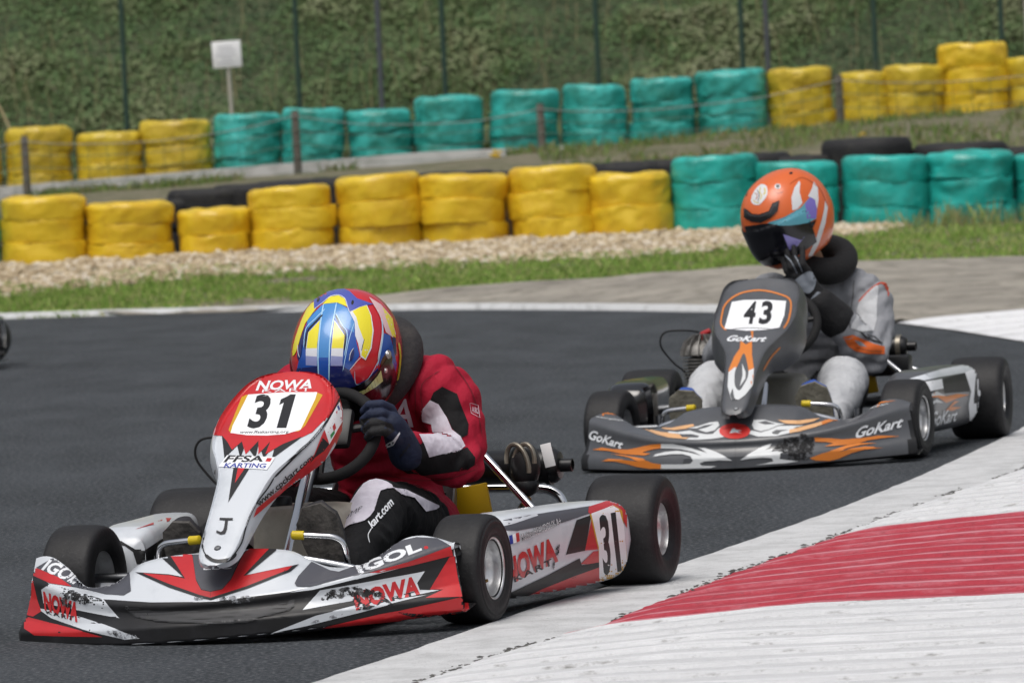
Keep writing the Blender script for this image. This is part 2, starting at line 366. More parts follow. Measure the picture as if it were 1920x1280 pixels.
# gravel
def stones(name, pts, rmin, rmax, label, m):
    ico = bmesh.new(); bmesh.ops.create_icosphere(ico, subdivisions=1, radius=1); bv = np.array([v.co[:] for v in ico.verts]); bf = np.array([[v.index for v in f.verts] for f in ico.faces]); ico.free()
    n = len(pts); P = np.array(pts); S = rng.uniform(rmin, rmax, (n, 1, 3)) * [[[1.25, 1, .75]]]; ang = rng.uniform(0, 6.283, n)
    S = S * (.7 + 1.1 * rng.random((n, 1, 1)) ** 3); J = bv[None] * (1 + rng.uniform(-.22, .22, (n, len(bv), 1))) * S; c, s = np.cos(ang)[:, None], np.sin(ang)[:, None]
    X = J[..., 0] * c - J[..., 1] * s; Y = J[..., 0] * s + J[..., 1] * c; J = np.stack([X, Y, J[..., 2]], -1) + P[:, None]
    F = (bf[None] + (np.arange(n) * len(bv))[:, None, None]).reshape(-1, 3)
    o = mk(name, J.reshape(-1, 3), F.tolist(), m, smooth=False)
    cl = np.array([lin(c) for c in ('#b3a388', '#c4b69c', '#a5957b', '#cbc1b0', '#9b8b72')])[rng.integers(0, 5, n)]
    at_ = o.data.attributes.new('tint', 'FLOAT_COLOR', 'POINT'); at_.data.foreach_set('color', np.repeat(cl, len(bv), 0).astype(np.float32).ravel()); return tag(o, label, 'gravel', kind='stuff')
m_stone = mat('stone', '#b5a68a', .9, attr='tint', spec=.2)
pts = []
while len(pts) < 30000:
    x = random.uniform(-6, 2.75); y = random.uniform(gravel_lo(x) - .35, 44.2)
    if random.random() < max(0, (gravel_lo(x) - y) * 3): continue
    pts.append((x, y, ground_z(x, y) + random.uniform(-.01, .012) + .008))
stones('gravel', pts, .009, .026, 'bed of pale beige gravel at the foot of the front tyre row', m_stone)
# -------- overgrown hillside
n = 90000; V = np.zeros((n, 4, 3)); C = np.zeros((n, 4))
P = []; 
tones = np.array([lin(c) for c in ('#34472c', '#3e5433', '#4a613a', '#566b43', '#5f6c48', '#67704e', '#707558')])
while len(P) < n:
    x = random.uniform(-6.6, 6.6); y = random.uniform(58.4, 64.5); z = ground_z(x, y)
    c1 = noise.noise((x * .75, y * .75, 0)); c2 = noise.noise((x * 2.6, y * 2.6, 5))
    hgt = max(0, .12 + .16 * c1 + .08 * c2); z += hgt * random.random() ** .6 + .02
    P.append((x, y, z, c1, c2))
P = np.array(P); nz_ = rng.normal(0, .5, (n, 3)); nz_[:, 2] = np.abs(nz_[:, 2]) + 1.0; nz_[:, 1] -= .7; nz_ /= np.linalg.norm(nz_, axis=1, keepdims=True)
t1 = np.cross(nz_, rng.normal(0, 1, (n, 3))); t1 /= np.linalg.norm(t1, axis=1, keepdims=True); t2 = np.cross(nz_, t1)
sz = (.014 + .022 * rng.random((n, 1)) ** 2) * (1 + .5 * P[:, 3:4])
for k, (a, b) in enumerate(((-1.3, 0), (0, -.62), (1.3, 0), (0, .62))): V[:, k] = P[:, :3] + t1 * sz * a + t2 * sz * b
cid = np.clip((2.9 + 6.5 * P[:, 3] + 2.6 * P[:, 4] + rng.normal(0, .6, n)).astype(int), 0, 6); tint = tones[cid] * rng.uniform(.86, 1.06, (n, 1)); tint[:, 3] = 1
o = mk('hillside_plants', V.reshape(-1, 3), (np.arange(n)[:, None] * 4 + [0, 1, 2, 3]).tolist(), mat('hill_leaf', '#4a6138', .65, spec=.2, attr='tint'), smooth=False)
at_ = o.data.attributes.new('tint', 'FLOAT_COLOR', 'POINT'); at_.data.foreach_set('color', np.repeat(tint, 4, 0).astype(np.float32).ravel())
tag(o, 'tangle of low green plants covering the hillside', 'undergrowth', kind='stuff')
pts = []
while len(pts) < 80000:
    x = random.uniform(-6.8, 6.8); y = random.uniform(58.2, 65.5)
    if noise.noise((x * .75, y * .75, 0)) < .35 * random.random() - .1: continue
    pts.append((x, y, ground_z(x, y) + .05 * random.random() + .1 * max(0, noise.noise((x * 1.1, y * 1.1, 0)))))
blades('hillside_grass', pts, .04, .12, .005, ['#566841', '#5d6f46', '#65714d', '#6f7355', '#52643d', '#77785d', '#58703f'], 'soft grass growing between the hillside plants', 'grass', .5)
V = []; F = []
for _ in range(240):
    x = random.uniform(-6, 6); y = random.uniform(58.3, 61.5); z = ground_z(x, y); l = random.uniform(.25, .6); a = random.gauss(0, .12); b = random.gauss(0, .1); k = len(V)
    V += [(x - .004, y, z), (x + .004, y, z), (x + a * l + .002, y + b * l, z + l), (x + a * l - .002, y + b * l, z + l)]; F.append((k, k + 1, k + 2, k + 3))
tag(mk('dry_stalks', V, F, mat('dry_stalk', '#8f8562', .9), smooth=False), 'scattered dry stalks among the hillside plants', 'stalks', kind='stuff')

# =================================================================== TYRE WALLS
def tyre_band(R, h, seed, wob=1.0, top=True):
    """one film-wrapped tyre: bulging wall, rounded shoulders, open middle"""
    n = 64; prof = [(.42, .06), (.55, .0), (.93, -.0), (.978, .010), (.988, .04), (.996, .2), (1, .5), (.996, .8)]
    prof += [(.95, .92), (.88, .99), (.72, 1.0), (.5, .97), (.42, .88)] if top else [(.988, .96), (.978, .99), (.93, 1.0), (.6, .99)]
    prof = [(p.x, p.y) for p in spline([(a, b, 0) for a, b in prof], 3)]
    V = []; F = []
    ex, eph = 1 + .03 * math.sin(seed), seed * 2.1
    for (r, z) in prof:
        for j in range(n):
            q = 2 * math.pi * j / n; rr = r * R * (1 + .018 * math.cos(2 * q + eph))
            d = noise.noise((math.cos(q) * 1.8 + seed * 3.7, math.sin(q) * 1.8, z * 1.4)) * .012 + noise.noise((math.cos(q) * 6 + seed * 5.1, math.sin(q) * 6, z * 3)) * .004
            d -= .016 * max(0, .12 - abs(noise.noise((math.cos(q) * 4 + z * 2.2 + seed, math.sin(q) * 4 - z, z * 1.1 + seed)))) / .12 * (.4 + .6 * noise.noise((seed * 2.3, math.cos(q) * 2, math.sin(q) * 2)))
            rr += d * wob; zz = z * h + wob * .012 * noise.noise((math.cos(q) * 1.6 + seed, math.sin(q) * 1.6, 7)) * (1 if r > .45 else 0)
            V.append((rr * math.cos(q), rr * math.sin(q), zz))
    k = len(prof)
    for i in range(k - 1):
        for j in range(n): F.append((i * n + j, i * n + (j + 1) % n, (i + 1) * n + (j + 1) % n, (i + 1) * n + j))
    return V, F
wrap_y = mat('yellow_film', '#dcbb2e', .3, spec=.5, var=(5, '#cda322', .45, .7), var2=(16, '#9a8130', .66, .82), bump=(8, .5, (1, 1, .45), .03))
wrap_y2 = mat('faded_yellow_film', '#cbb232', .36, var=(5, '#b89c2e', .42, .66), var2=(13, '#857631', .64, .82), bump=(8, .6, (1, 1, .45), .035))
wrap_g = mat('green_film', '#2aaea4', .3, var=(5, '#2a8579', .45, .7), var2=(14, '#6fb3aa', .60, .80), bump=(8, .5, (1, 1, .45), .03))
wrap_g2 = mat('faded_green_film', '#3fb2aa', .33, var=(5, '#2a8072', .42, .66), var2=(13, '#1c5a50', .6, .78), bump=(8, .6, (1, 1, .45), .035))
rubber_old = mat('old_rubber', '#1d1d1f', .75, var=(9, '#35342f', .5, .75), bump=(40, .4))
def stack(name, loc, R, h, nb, m, label, cat, group, seed, wob=1.0):
    t = empty(name, loc, seed * 1.3); t.rotation_euler = (.03 * math.sin(seed * 9), .03 * math.cos(seed * 4), seed * 1.3); tag(t, label, cat, group); hh = h / nb; z = 0
    for k in range(nb):
        V, F = tyre_band(R * (1 + .015 * math.sin(seed * 3 + k * 2.2)), hh * 1.02, seed * 7 + k, wob, k == nb - 1)
        o = mk('tyre', V, F, m, t); o.location = (.012 * math.sin(seed * 5 + k), .012 * math.cos(seed * 2 + k * 3), z); z += hh
    return t
FRONT = [(85, 487, .579, .428, 3, 'y'), (247, 485, .594, .378, 3, 'y'), (406, 475, .493, .299, 2, 'y'), (553, 462, .576, .403, 3, 'y'), (720, 460, .576, .475, 3, 'y'), (872, 455, .604, .457, 3, 'y'), (1040, 448, .604, .489, 3, 'y'), (1182, 438, .583, .406, 2, 'y'),
         (1347, 430, .594, .493, 3, 'g'), (1495, 435, .576, .468, 3, 'g'), (1662, 433, .594, .507, 3, 'g'), (1826, 415, .604, .468, 3, 'g'), (1985, 420, .576, .475, 3, 'g'), (-75, 490, .58, .42, 3, 'g')]
ordw = ['first', 'second', 'third', 'fourth', 'fifth', 'sixth', 'seventh', 'eighth', 'ninth', 'tenth']
special = {2: 'short two tyre yellow stack standing lowest in the front row', 7: 'crumpled two tyre yellow stack beside the first green one in front row', 11: 'green wrapped tyre stack with an open top in the front row behind tall grass'}
for i, (u, b, w, h, nb, c) in enumerate(FRONT):
    p = at(u, b, 44.0); p.z -= .03
    if c == 'y': lab = special.get(i) or '%s yellow wrapped tyre stack of the front row, counted from the green ones' % ordw[7 - i]
    else: lab = special.get(i) or ('%s green wrapped tyre stack of the front row, counted from the yellow ones' % ordw[i - 8] if i < 13 else 'green wrapped tyre stack at the far end of the yellow front row')
    stack('tyre_stack', p, w / 2 * 1.0, h + .03, nb, wrap_y if c == 'y' else wrap_g, lab, 'tyre stack', 'wrapped tyre stacks of the front row', i * 1.7 + 1, 1.7 if i in (7, 11) else 1.0)
BACK = [(-55, 365, .559, .48, 'y'), (78, 362, .582, .569, 'y'), (207, 352, .582, .475, 'y'), (334, 345, .606, .55, 'y'), (467, 332, .582, .545, 'g'), (587, 320, .55, .536, 'g'), (715, 315, .559, .503, 'g'), (845, 303, .606, .564, 'g'), (983, 290, .606, .559, 'g'), (1114, 278, .569, .55, 'g'), (1245, 265, .569, .545, 'g'), (1376, 250, .62, .545, 'g'),
        (1504, 240, .569, .522, 'Y'), (1625, 228, .466, .424, 'Y'), (1715, 213, .559, .415, 'Y'), (1830, 210, .606, .596, 'Y'), (1945, 203, .559, .443, 'Y')]
ng = 0; ny_ = 0
for i, (u, b, w, h, c) in enumerate(BACK):
    p = at(u, b, 57.0); p.z -= .04
    if c == 'y': lab = '%s yellow back row stack from the signboard, counted from the green ones' % ordw[3 - i]
    elif c == 'g': lab = '%s green tyre stack of the back row, counted from the signboard' % ordw[i - 4]
    else: lab = {12: 'tall creased yellow stack touching the last green one of the back row', 13: 'narrow low yellow tyre stack of the back row beside a fence post', 14: 'broad low yellow tyre stack next to the tallest one of the back row', 15: 'tallest bright yellow tyre stack of the back row', 16: 'dull yellow tyre stack beyond the tallest one of the back row'}[i]
    stack('tyre_stack', p, w / 2, h + .04, 3 if h > .5 else 2, wrap_g2 if c == 'g' else (wrap_y if i == 15 else wrap_y2), lab, 'tyre stack', 'wrapped tyre stacks of the back row', i * 2.3 + .4, 1.6)
# plain black tyres behind the front row
BLK = [(300, 374, .6, .3), (395, 353, .62, .3), (480, 344, .6, .33), (560, 337, .6, .33), (622, 333, .6, .36), (845, 322, .62, .38), (945, 322, .6, .36), (1180, 304, .62, .4), (1280, 298, .62, .38), (1400, 288, .68, .4), (1490, 292, .6, .36), (1622, 259, .64, .5), (1795, 268, .68, .42), (1930, 275, .62, .4), (170, 385, .6, .3), (720, 340, .6, .3)]
for i, (u, v, w, h) in enumerate(BLK):
    p = at(u, v, 45.0); z = ground_z(p.x, 45.0)
    t = empty('tyre_pile', (p.x, 45.0, z - .02)); tag(t, 'pile of bare black tyres behind the wrapped front row', 'tyres', 'bare black tyre piles behind the front row')
    nb = 2; hh = (p.z - z + .02) / nb
    for k in range(nb):
        V, F = tyre_band(w / 2, hh, i * 3 + k, .5); o = mk('tyre', V, F, rubber_old, t); o.location = (.02 * math.sin(i + k * 2), 0, hh * k)
for k, b in enumerate([o for o in bpy.data.objects if o.name.startswith('tyre_pile')]):
    if k == 11: tag(b, 'highest pile of bare black tyres behind the green stacks of the front row')
# =================================================================== FENCES, POLES, SIGN
m_wood = mat('grey_wood', '#5f5a52', .9, var=(20, '#7a746a', .45, .7, (1, 1, .1)), bump=(60, .5, (1, 1, .1)))
m_wire = mat('green_wire', '#3d5a48', .5)
m_wire2 = mat('grey_wire', '#6b6d6a', .5, metal=.5)
m_gpost = mat('green_post', '#2b443a', .55); m_gal = mat('galvanised', '#5e6267', .45, metal=.4)
fence = empty('wire_fence', (0, 55.5, .6)); tag(fence, 'low fence of weathered wooden posts with sagging green wires before the back tyre row', 'fence')
FP = [(-6.6, 1.1, .56), (-4.058, 1.146, .58), (-1.749, 1.251, .64), (.335, 1.205, .68), (2.88, 1.331, .74), (5.4, 1.42, .8)]
for (x, zt, zb) in FP:
    mb = MB(); mb.tube([(x + .003, 0, zb - .65), (x, 0, zt - .63), (x, 0, zt - .6)], [.036, .033, .028], 9); mb.build('post', m_wood, fence)
thin = [(-5.2, .6), (-2.98, .62)]
for strand in range(5):
    mb = MB(); P = []
    for (a, b) in zip(FP[:-1], FP[1:]):
        for k in range(8):
            t = k / 8; x = a[0] + (b[0] - a[0]) * t; zt = a[1] + (b[1] - a[1]) * t; zb = a[2] + (b[2] - a[2]) * t
            P.append((x, -.04, zt - .05 - strand * .115 * (zt - zb) / .6 - .10 * 4 * t * (1 - t) * (1 if strand == 0 else .8) + .012 * noise.noise((x * 2, strand, 0)) - .6))
    mb.tube(P, .0045 if strand == 0 else .0028, 5); mb.build('wire', m_wire2 if strand == 0 else m_wire, fence)
mb = MB()
for x in np.arange(-6.4, 5.3, .16):
    if -2.2 < x < 2.2: continue
    i = max(k for k in range(len(FP) - 1) if FP[k][0] <= x); a, b = FP[i], FP[i + 1]; t = (x - a[0]) / (b[0] - a[0]); zt = a[1] + (b[1] - a[1]) * t; zb = a[2] + (b[2] - a[2]) * t; sg = .32 * t * (1 - t)
    mb.tube([(x, -.042, zt - .66 - sg), (x + .01, -.042, zb - .6 + .05)], .0022, 4)
tag(mb.build('wire_mesh', m_wire, fence), kind='stuff')
# concrete edging in front of the back row
V = []; F = []; m_edge = mat('edging_concrete', '#c6c6c4', .85, var=(4, '#a3a39f', .45, .7))
for k in range(24):
    x = -6.6 + k * .32; z = ground_z(x, 56.3) - .02
mb = MB(); rings = []
for k in range(25):
    x = -6.8 + k * .31; z = .60 + (x + 4.9) * .033; tp = .10 * (1 - .55 * smooth((x + .8) / 1.6)); rings.append([(x, 55.95, z - .2), (x, 55.95, z + tp), (x, 56.2, z + tp), (x, 56.2, z - .2)])
mb.loft(rings); tag(mb.build('concrete_edging', m_edge), 'low grey concrete edging under the back tyre row', 'edging')
tall = empty('tall_fence', (0, 58.9, .8)); tag(tall, 'tall fence of slim dark green posts on the hillside', 'fence')
for x in (-4.95, -3.375, -1.81, -.49, .896, 2.202, 3.401, 4.546):
    MB().tube([(x, 0, -.4), (x, 0, 2.4)], .024, 8).build('post', m_gpost, tall)
for x, lab in ((-1.065, 'slim grey galvanised pole standing on the hillside behind green stacks'), (2.42, 'slim grey galvanised pole beside a green fence post')):
    t = empty('grey_pole', (x, 58.7, .8)); tag(t, lab, 'pole'); MB().tube([(0, 0, -.3), (0, 0, 3.2)], .026, 10).build('shaft', m_gal, t); MB().tube([(0, 0, 3.2), (0, 0, 3.23)], .03, 10).build('cap', m_gal, t)
t = empty('pale_post', (4.83, 59.2, .9)); tag(t, 'pale thick post beyond the tallest yellow tyre stack', 'post'); MB().tube([(0, 0, -.3), (0, 0, 2.6)], .05, 12).build('shaft', mat('pale_paint', '#b8b4a8', .7), t); MB().tube([(0, 0, 2.6), (0, 0, 2.63)], .056, 12).build('cap', m_gal, t)
t = empty('leaning_stick', at(26, 243, 59.5)); tag(t, 'pale wooden stick leaning behind the yellow back row', 'stick'); MB().tube([(.04, 0, -.2), (-.08, 0, .12), (-.22, 0, .42)], [.014, .013, .01], 7).build('stick', mat('dry_wood', '#b9a882', .8), t)
# signboard
sg = empty('signboard', (-2.42, 58.3, 1.06)); tag(sg, 'small white signboard with faint lines of text on a thin post', 'sign')
m_sign = mat('sign_white', '#f0f0f2', .5); m_signt = mat('sign_text', '#b2b2bc', .6)
R = Matrix.Rotation(-.03, 3, 'Y')
MB().box((0, 0, .72), (.258, .012, .235), R, .002).build('board', m_sign, sg)
MB().tube([(.03, .02, -.4), (.004, .02, .8)], .017, 8).build('post', mat('pale_paint', '#b8b4a8', .7), sg)
for k, (w, z) in enumerate(((.13, .79), (.16, .755), (.17, .715), (.09, .68), (.15, .645))):
    MB().box((-.012 + .012 * (k % 2), -.0075, z), (w, .002, .009), R).build('text_line', m_signt, sg)
# yellow flowers
for i, (u, v, D) in enumerate(((930, 290, 54.8), (1682, 108, 60.3), (1620, 256, 53), (885, 42, 61.5))):
    p = at(u, v, D); f = MB()
    for k in range(7): f.sphere((random.gauss(0, .03), random.gauss(0, .02), random.gauss(0, .014)), (.022, .02, .012), 8)
    t = empty('yellow_flower', p); f.build('flower_head', mat('flower_yellow', '#c9a81e', .7), t); MB().tube([(0, 0, 0), (.01, .01, -.25)], .004, 5).build('stem', mat('stem_green', '#4a6138', .7), t)
    tag(t, 'small yellow flower growing among weeds', 'flower', 'yellow flowers among the weeds')
# =================================================================== KARTS
POSE = {1: (-.2772, 16.6226, .31), 2: (1.0399, 22.5613, .2312)}
def pose_matrix(k):
    X, Y, a = POSE[k]; return Matrix.Translation((X, Y, 0)) @ Matrix.Rotation(math.atan2(-math.cos(a), -math.sin(a)), 4, 'Z')
KM = {k: pose_matrix(k) for k in POSE}; KI = {k: KM[k].inverted() for k in POSE}
def local_ray(k, u, v):
    d = KI[k].to_3x3() @ pixel_ray(u, v); return KI[k] @ Vector((0, 0, CAM_H)), d.normalized()
def lp(k, u, v, x):
    """kart-local point seen at photo pixel (u, v) in the plane at local x"""
    C, d = local_ray(k, u, v); return C + d * ((x - C.x) / d.x)
def tree_of(*objs):
    V = []; F = []
    for o in objs:
        n = len(V); V += [v.co.copy() for v in o.data.vertices]; F += [[i + n for i in p.vertices] for p in o.data.polygons]
    return BVHTree.FromPolygons(V, F)
# ---- flat print laid on a body panel: outlines and lettering are cut fine and dropped onto the panel's surface
def poly2d(P, sm=0):
    if sm: P = [(p.x, p.y) for p in spline([(a, b, 0) for a, b in P], sm, True)]
    return [tuple(p) for p in P], [tuple(range(len(P)))]
def text2d(s, quad, bold=0.0, shear=0.0, space=1.0, curve=None):
    """lettering mapped into a four-cornered box: top-left, top-right, bottom-right, bottom-left"""
    cu = bpy.data.curves.new('t', 'FONT'); cu.body = s; cu.offset = bold; cu.shear = shear; cu.space_character = space; cu.resolution_u = 3
    ob = bpy.data.objects.new('t', cu); COL.objects.link(ob); bpy.context.view_layer.update()
    me = bpy.data.meshes.new_from_object(ob.evaluated_get(bpy.context.evaluated_depsgraph_get()))
    V = np.array([v.co[:2] for v in me.vertices]); F = [tuple(p.vertices) for p in me.polygons]
    bpy.data.objects.remove(ob); bpy.data.curves.remove(cu); bpy.data.meshes.remove(me)
    lo, hi = V.min(0), V.max(0); T = (V - lo) / (hi - lo); q = np.array(quad, float); out = []
    for a, b in T:
        b = 1 - b; p = (q[0] * (1 - a) + q[1] * a) * (1 - b) + (q[3] * (1 - a) + q[2] * a) * b
        if curve: p = p + np.array(curve) * 4 * a * (1 - a)
        out.append(tuple(p))
    return out, F
def decals(name, k, target, layers, parent, step=7, off0=.0010, doff=.00005, maxlen=.05):
    """layers: (verts2d, faces, material) from the lowest up"""
    bvh = tree_of(*target) if isinstance(target, (list, tuple)) else tree_of(target)
    VV = []; FF = []; MI = []; ms = []
    for li, (P, F, m) in enumerate(layers):
        if m not in ms: ms.append(m)
        mi = ms.index(m); bm = bmesh.new()
        vs = [bm.verts.new((p[0], p[1], 0)) for p in P]
        for f in F:
            try: bm.faces.new([vs[i] for i in f])
            except ValueError: pass
        bm.normal_update(); bmesh.ops.triangulate(bm, faces=[f for f in bm.faces if len(f.verts) > 4], ngon_method='EAR_CLIP')
        lo = [min(p[i] for p in P) for i in (0, 1)]; hi = [max(p[i] for p in P) for i in (0, 1)]
        for ax in (0, 1):
            c = math.ceil(lo[ax] / step) * step
            while c < hi[ax]:
                co = [0, 0, 0]; co[ax] = c + .01; no = [0, 0, 0]; no[ax] = 1
                bmesh.ops.bisect_plane(bm, geom=bm.verts[:] + bm.edges[:] + bm.faces[:], plane_co=co, plane_no=no); c += step
        bm.verts.index_update(); pos = []; miss = []; deps = []
        for v in bm.verts:
            C, d = local_ray(k, v.co.x, v.co.y); h = bvh.ray_cast(C, d)
            if h[0] is None: pos.append(None); miss.append((v.index, C, d)); continue
            deps.append((h[0] - C).length); nn = h[1] if h[1].dot(d) < 0 else -h[1]; pos.append(h[0] + nn * (off0 + doff * li) - d * .0003)
        hit = [p is not None for p in pos]; dm = float(np.mean(deps)) if deps else 15
        for i_, C, d in miss:
            q_ = C + d * dm; h = bvh.find_nearest(q_, .12)
            if h[0] is not None:
                h2 = bvh.find_nearest(C + d * ((h[0] - C).dot(d)), .02)
                if h2[0] is not None: nn = h2[1] if h2[1].dot(d) < 0 else -h2[1]; pos[i_] = h2[0] + nn * (off0 + doff * li)
        mp = {}
        for f in bm.faces:
            if not any(hit[v.index] for v in f.verts): continue
            ids = [v.index for v in f.verts]
            if any(pos[i] is None for i in ids): continue
            q = [pos[i] for i in ids]
            if max((q[i] - q[i - 1]).length for i in range(len(q))) > maxlen: continue
            fi = []
            for i in ids:
                if i not in mp: mp[i] = len(VV); VV.append(pos[i])
                fi.append(mp[i])
            nrm = (q[1] - q[0]).cross(q[2] - q[1])
            C, d = local_ray(k, 960, 640)
            if nrm.dot(d) > 0: fi = fi[::-1]
            FF.append(tuple(fi)); MI.append(mi)
        bm.free()
    o = mk(name, VV, FF, ms, parent, True); o.data.polygons.foreach_set('material_index', MI); return o

m_tyre = mat('slick_rubber', '#171719', .6, spec=.4, var=(16, '#232325', .42, .7), var2=(130, '#323233', .58, .78), bump=(90, .12))
m_rim = mat('cast_aluminium', '#d6d7d8', .32, metal=.8, var=(30, '#a8a9aa', .5, .8))
m_steel = mat('axle_steel', '#6f7174', .35, metal=1); m_chrome = mat('chrome', '#e3e4e6', .12, metal=1); m_black = mat('black_plastic', '#141416', .45)
m_brass = mat('brass', '#9a7a48', .4, metal=.8); m_tank = mat('tank_plastic', '#b3ab9c', .45, var=(12, '#9b9385', .45, .7)); m_ytip = mat('yellow_rubber', '#c9b012', .5)
m_sole = mat('worn_sole', '#4e4b48', .8, var=(22, '#2c2a29', .42, .62), bump=(70, .4)); m_frame = mat('frame_paint', '#1a1a1c', .35); m_eng = mat('engine_casting', '#83817e', .5, metal=.5, var=(40, '#55534f', .45, .7))
m_redpart = mat('red_anodised', '#a82226', .4); m_yplate = mat('yellow_plate', '#b8930f', .45); m_muff = mat('black_muffler', '#0e0e10', .4, var=(20, '#1e1e20', .5, .7)); m_spring = mat('spring_steel', '#8a8478', .4, metal=.7)
m_seat = mat('seat_shell', '#4b4b4d', .4)
def wheel(name, parent, k, x, y, r, w, steer, side, driven):
    """wheel with tyre, rim, hub; side=+1 on the driver's left"""
    t = empty(name, (x, y, r), steer, parent); A = Matrix.Rotation(-side * math.pi / 2, 4, 'X')   # local z of lathe -> outwards
    h = w / 2; br = .070
    prof = [(br - .004, -h * .8), (br + .004, -h * .9), (r * .62, -h * .97), (r * .75, -h), (r * .86, -h * .985), (r * .93, -h * .93), (r * .972, -h * .82), (r * .99, -h * .66), (r, -h * .4), (r, 0)]
    prof = prof + [(a, -b) for a, b in prof[::-1][1:]]
    prof = [(p.x, p.y) for p in spline([(a, b, 0) for a, b in prof], 3)]
    # fine moulding rings on the outer wall
    pr = []
    for (a, b) in prof: pr.append((a, b + (.0012 * math.cos(a * 900) if b > h * .9 and a < r * .9 else 0)))
    tyre = MB().lathe(pr, 72, A).build('tyre', m_tyre, t)
    o = h * .80
    rp = [(.0735, o + .006), (.0755, o + .003), (.0755, o - .004), (.071, o - .008)]
    rim = [(.071, o - .006), (.0755, o - .004), (.0765, o + .003), (.0745, o + .0065), (.071, o + .006), (.0685, o), (.066, o - .012), (.0645, o - .022), (.058, o - .034), (.056, o * .2), (.055, -o * .15), (.05, -o * .2), (.03, -o * .22), (.026, -o * .18), (.0, -o * .18)]
    inner = [(.0, -o * .3), (.05, -o * .3), (.056, -o * .4), (.062, -o * .75), (.0685, -o), (.0745, -o - .0065), (.0765, -o - .003), (.071, -o + .006)]
    rim_o = MB().lathe([(p.x, p.y) for p in spline([(a, b, 0) for a, b in rim], 2)], 56, A).lathe(inner, 56, A).build('rim', m_rim, t, sh=50)
    MB().lathe([(0, .018 - o * .2), (.02, .018 - o * .2), (.022, .012 - o * .2), (.022, -o * .25)], 18, A).build('hub', m_steel, t)
    vz = A @ Vector((.052, 0, -o * .1)); v2 = A @ Vector((.045, .006, o * .55)); Rv = Matrix.Rotation(2.25 * side, 4, 'Y')
    MB().tube([Rv @ vz, Rv @ vz.lerp(v2, .7), Rv @ v2], [.0055, .005, .0035], 8).build('valve_stem', m_brass, t)
    for q in range(3):
        a = q * 2.094; c = A @ Vector((.036 * math.cos(a), .036 * math.sin(a), -o * .14)); ax = (A.to_3x3() @ Vector((0, 0, 1)))
        MB().tube([c, c + ax * .01], .006, 6).build('wheel_nut', m_steel, t)
    return t
TILT = {1: .055, 2: .012}
def fairing_surface(k):
    """grid of the front bumper: profile swept over the width"""
    W = .536; tilt = TILT[k]; dy = -.025 if k == 1 else .0
    ya = [0, .1, .16, .2, .235, .28, .33, .37, .41, .45, .485, .52, .56]; zt = [.207, .206, .2, .19, .168, .147, .143, .15, .172, .195, .199, .19, .172]
    yc = [0, .1, .2, .3, .4, .45, .5, .56]; zc = [.104, .105, .11, .121, .142, .155, .168, .178]
    n = 97; rings = []
    zt_s = spline([(a, b, 0) for a, b in zip(ya, zt)], 8); zc_s = spline([(a, b, 0) for a, b in zip(yc, zc)], 8)
    for i in range(n):
        y = -W + 2 * W * i / (n - 1); a = abs(y); e = (a / .57) ** 2
        xb = 1.475 - .27 * e; xc = 1.452 - .275 * e; xt = 1.305 - .15 * e
        at_ = abs(y + (.032 if k == 1 else 0)); ztv = float(np.interp(at_, [p.x for p in zt_s], [p.y for p in zt_s])); zcv = float(np.interp(a, [p.x for p in zc_s], [p.y for p in zc_s]))
        if k == 1 and y < 0: ztv += .026 * smooth((at_ - .34) / .08)
        fl = smooth((a - .42) / .14)                      # flare of the lip at the ends
        P = [(xb - .10, .020 + .006 * e), (xb - .012, .005 + .009 * e), (xb + .004, .013 + .009 * e), (xb + .004 + .004 * fl, .05), (xb - .006, .058 + .012 * fl), (xb - .014, .066 + .014 * fl)]
        lip = P[-1]
        for t in (.3, .6, .85): P.append((lip[0] + (xc + .002 - lip[0]) * t - .006 * math.sin(math.pi * t), lip[1] + (zcv - .012 - lip[1]) * t))
        P += [(xc + .002, zcv - .011), (xc - .001, zcv - .003), (xc - .008, zcv + .002)]
        for t in (.12, .25, .38, .5, .62, .75, .88): P.append((xc - .008 + (xt - xc + .008) * t, zcv + .002 + (ztv - zcv - .002) * (t + (.10 if at_ < .2 else .02) * math.sin(math.pi * t))))
        P += [(xt, ztv), (xt - .010, ztv - .004), (xt - .014, ztv - .028)]
        flare = (1 + .035 * fl)
        rings.append([Vector((x, y + dy + math.copysign(.028 * fl, y) * (1, 1, 1, 1, .8, .6, .4, .2, .08)[min(j, 8)] * (j < 9), z + tilt * y)) for j, (x, z) in enumerate(P)])
    return rings
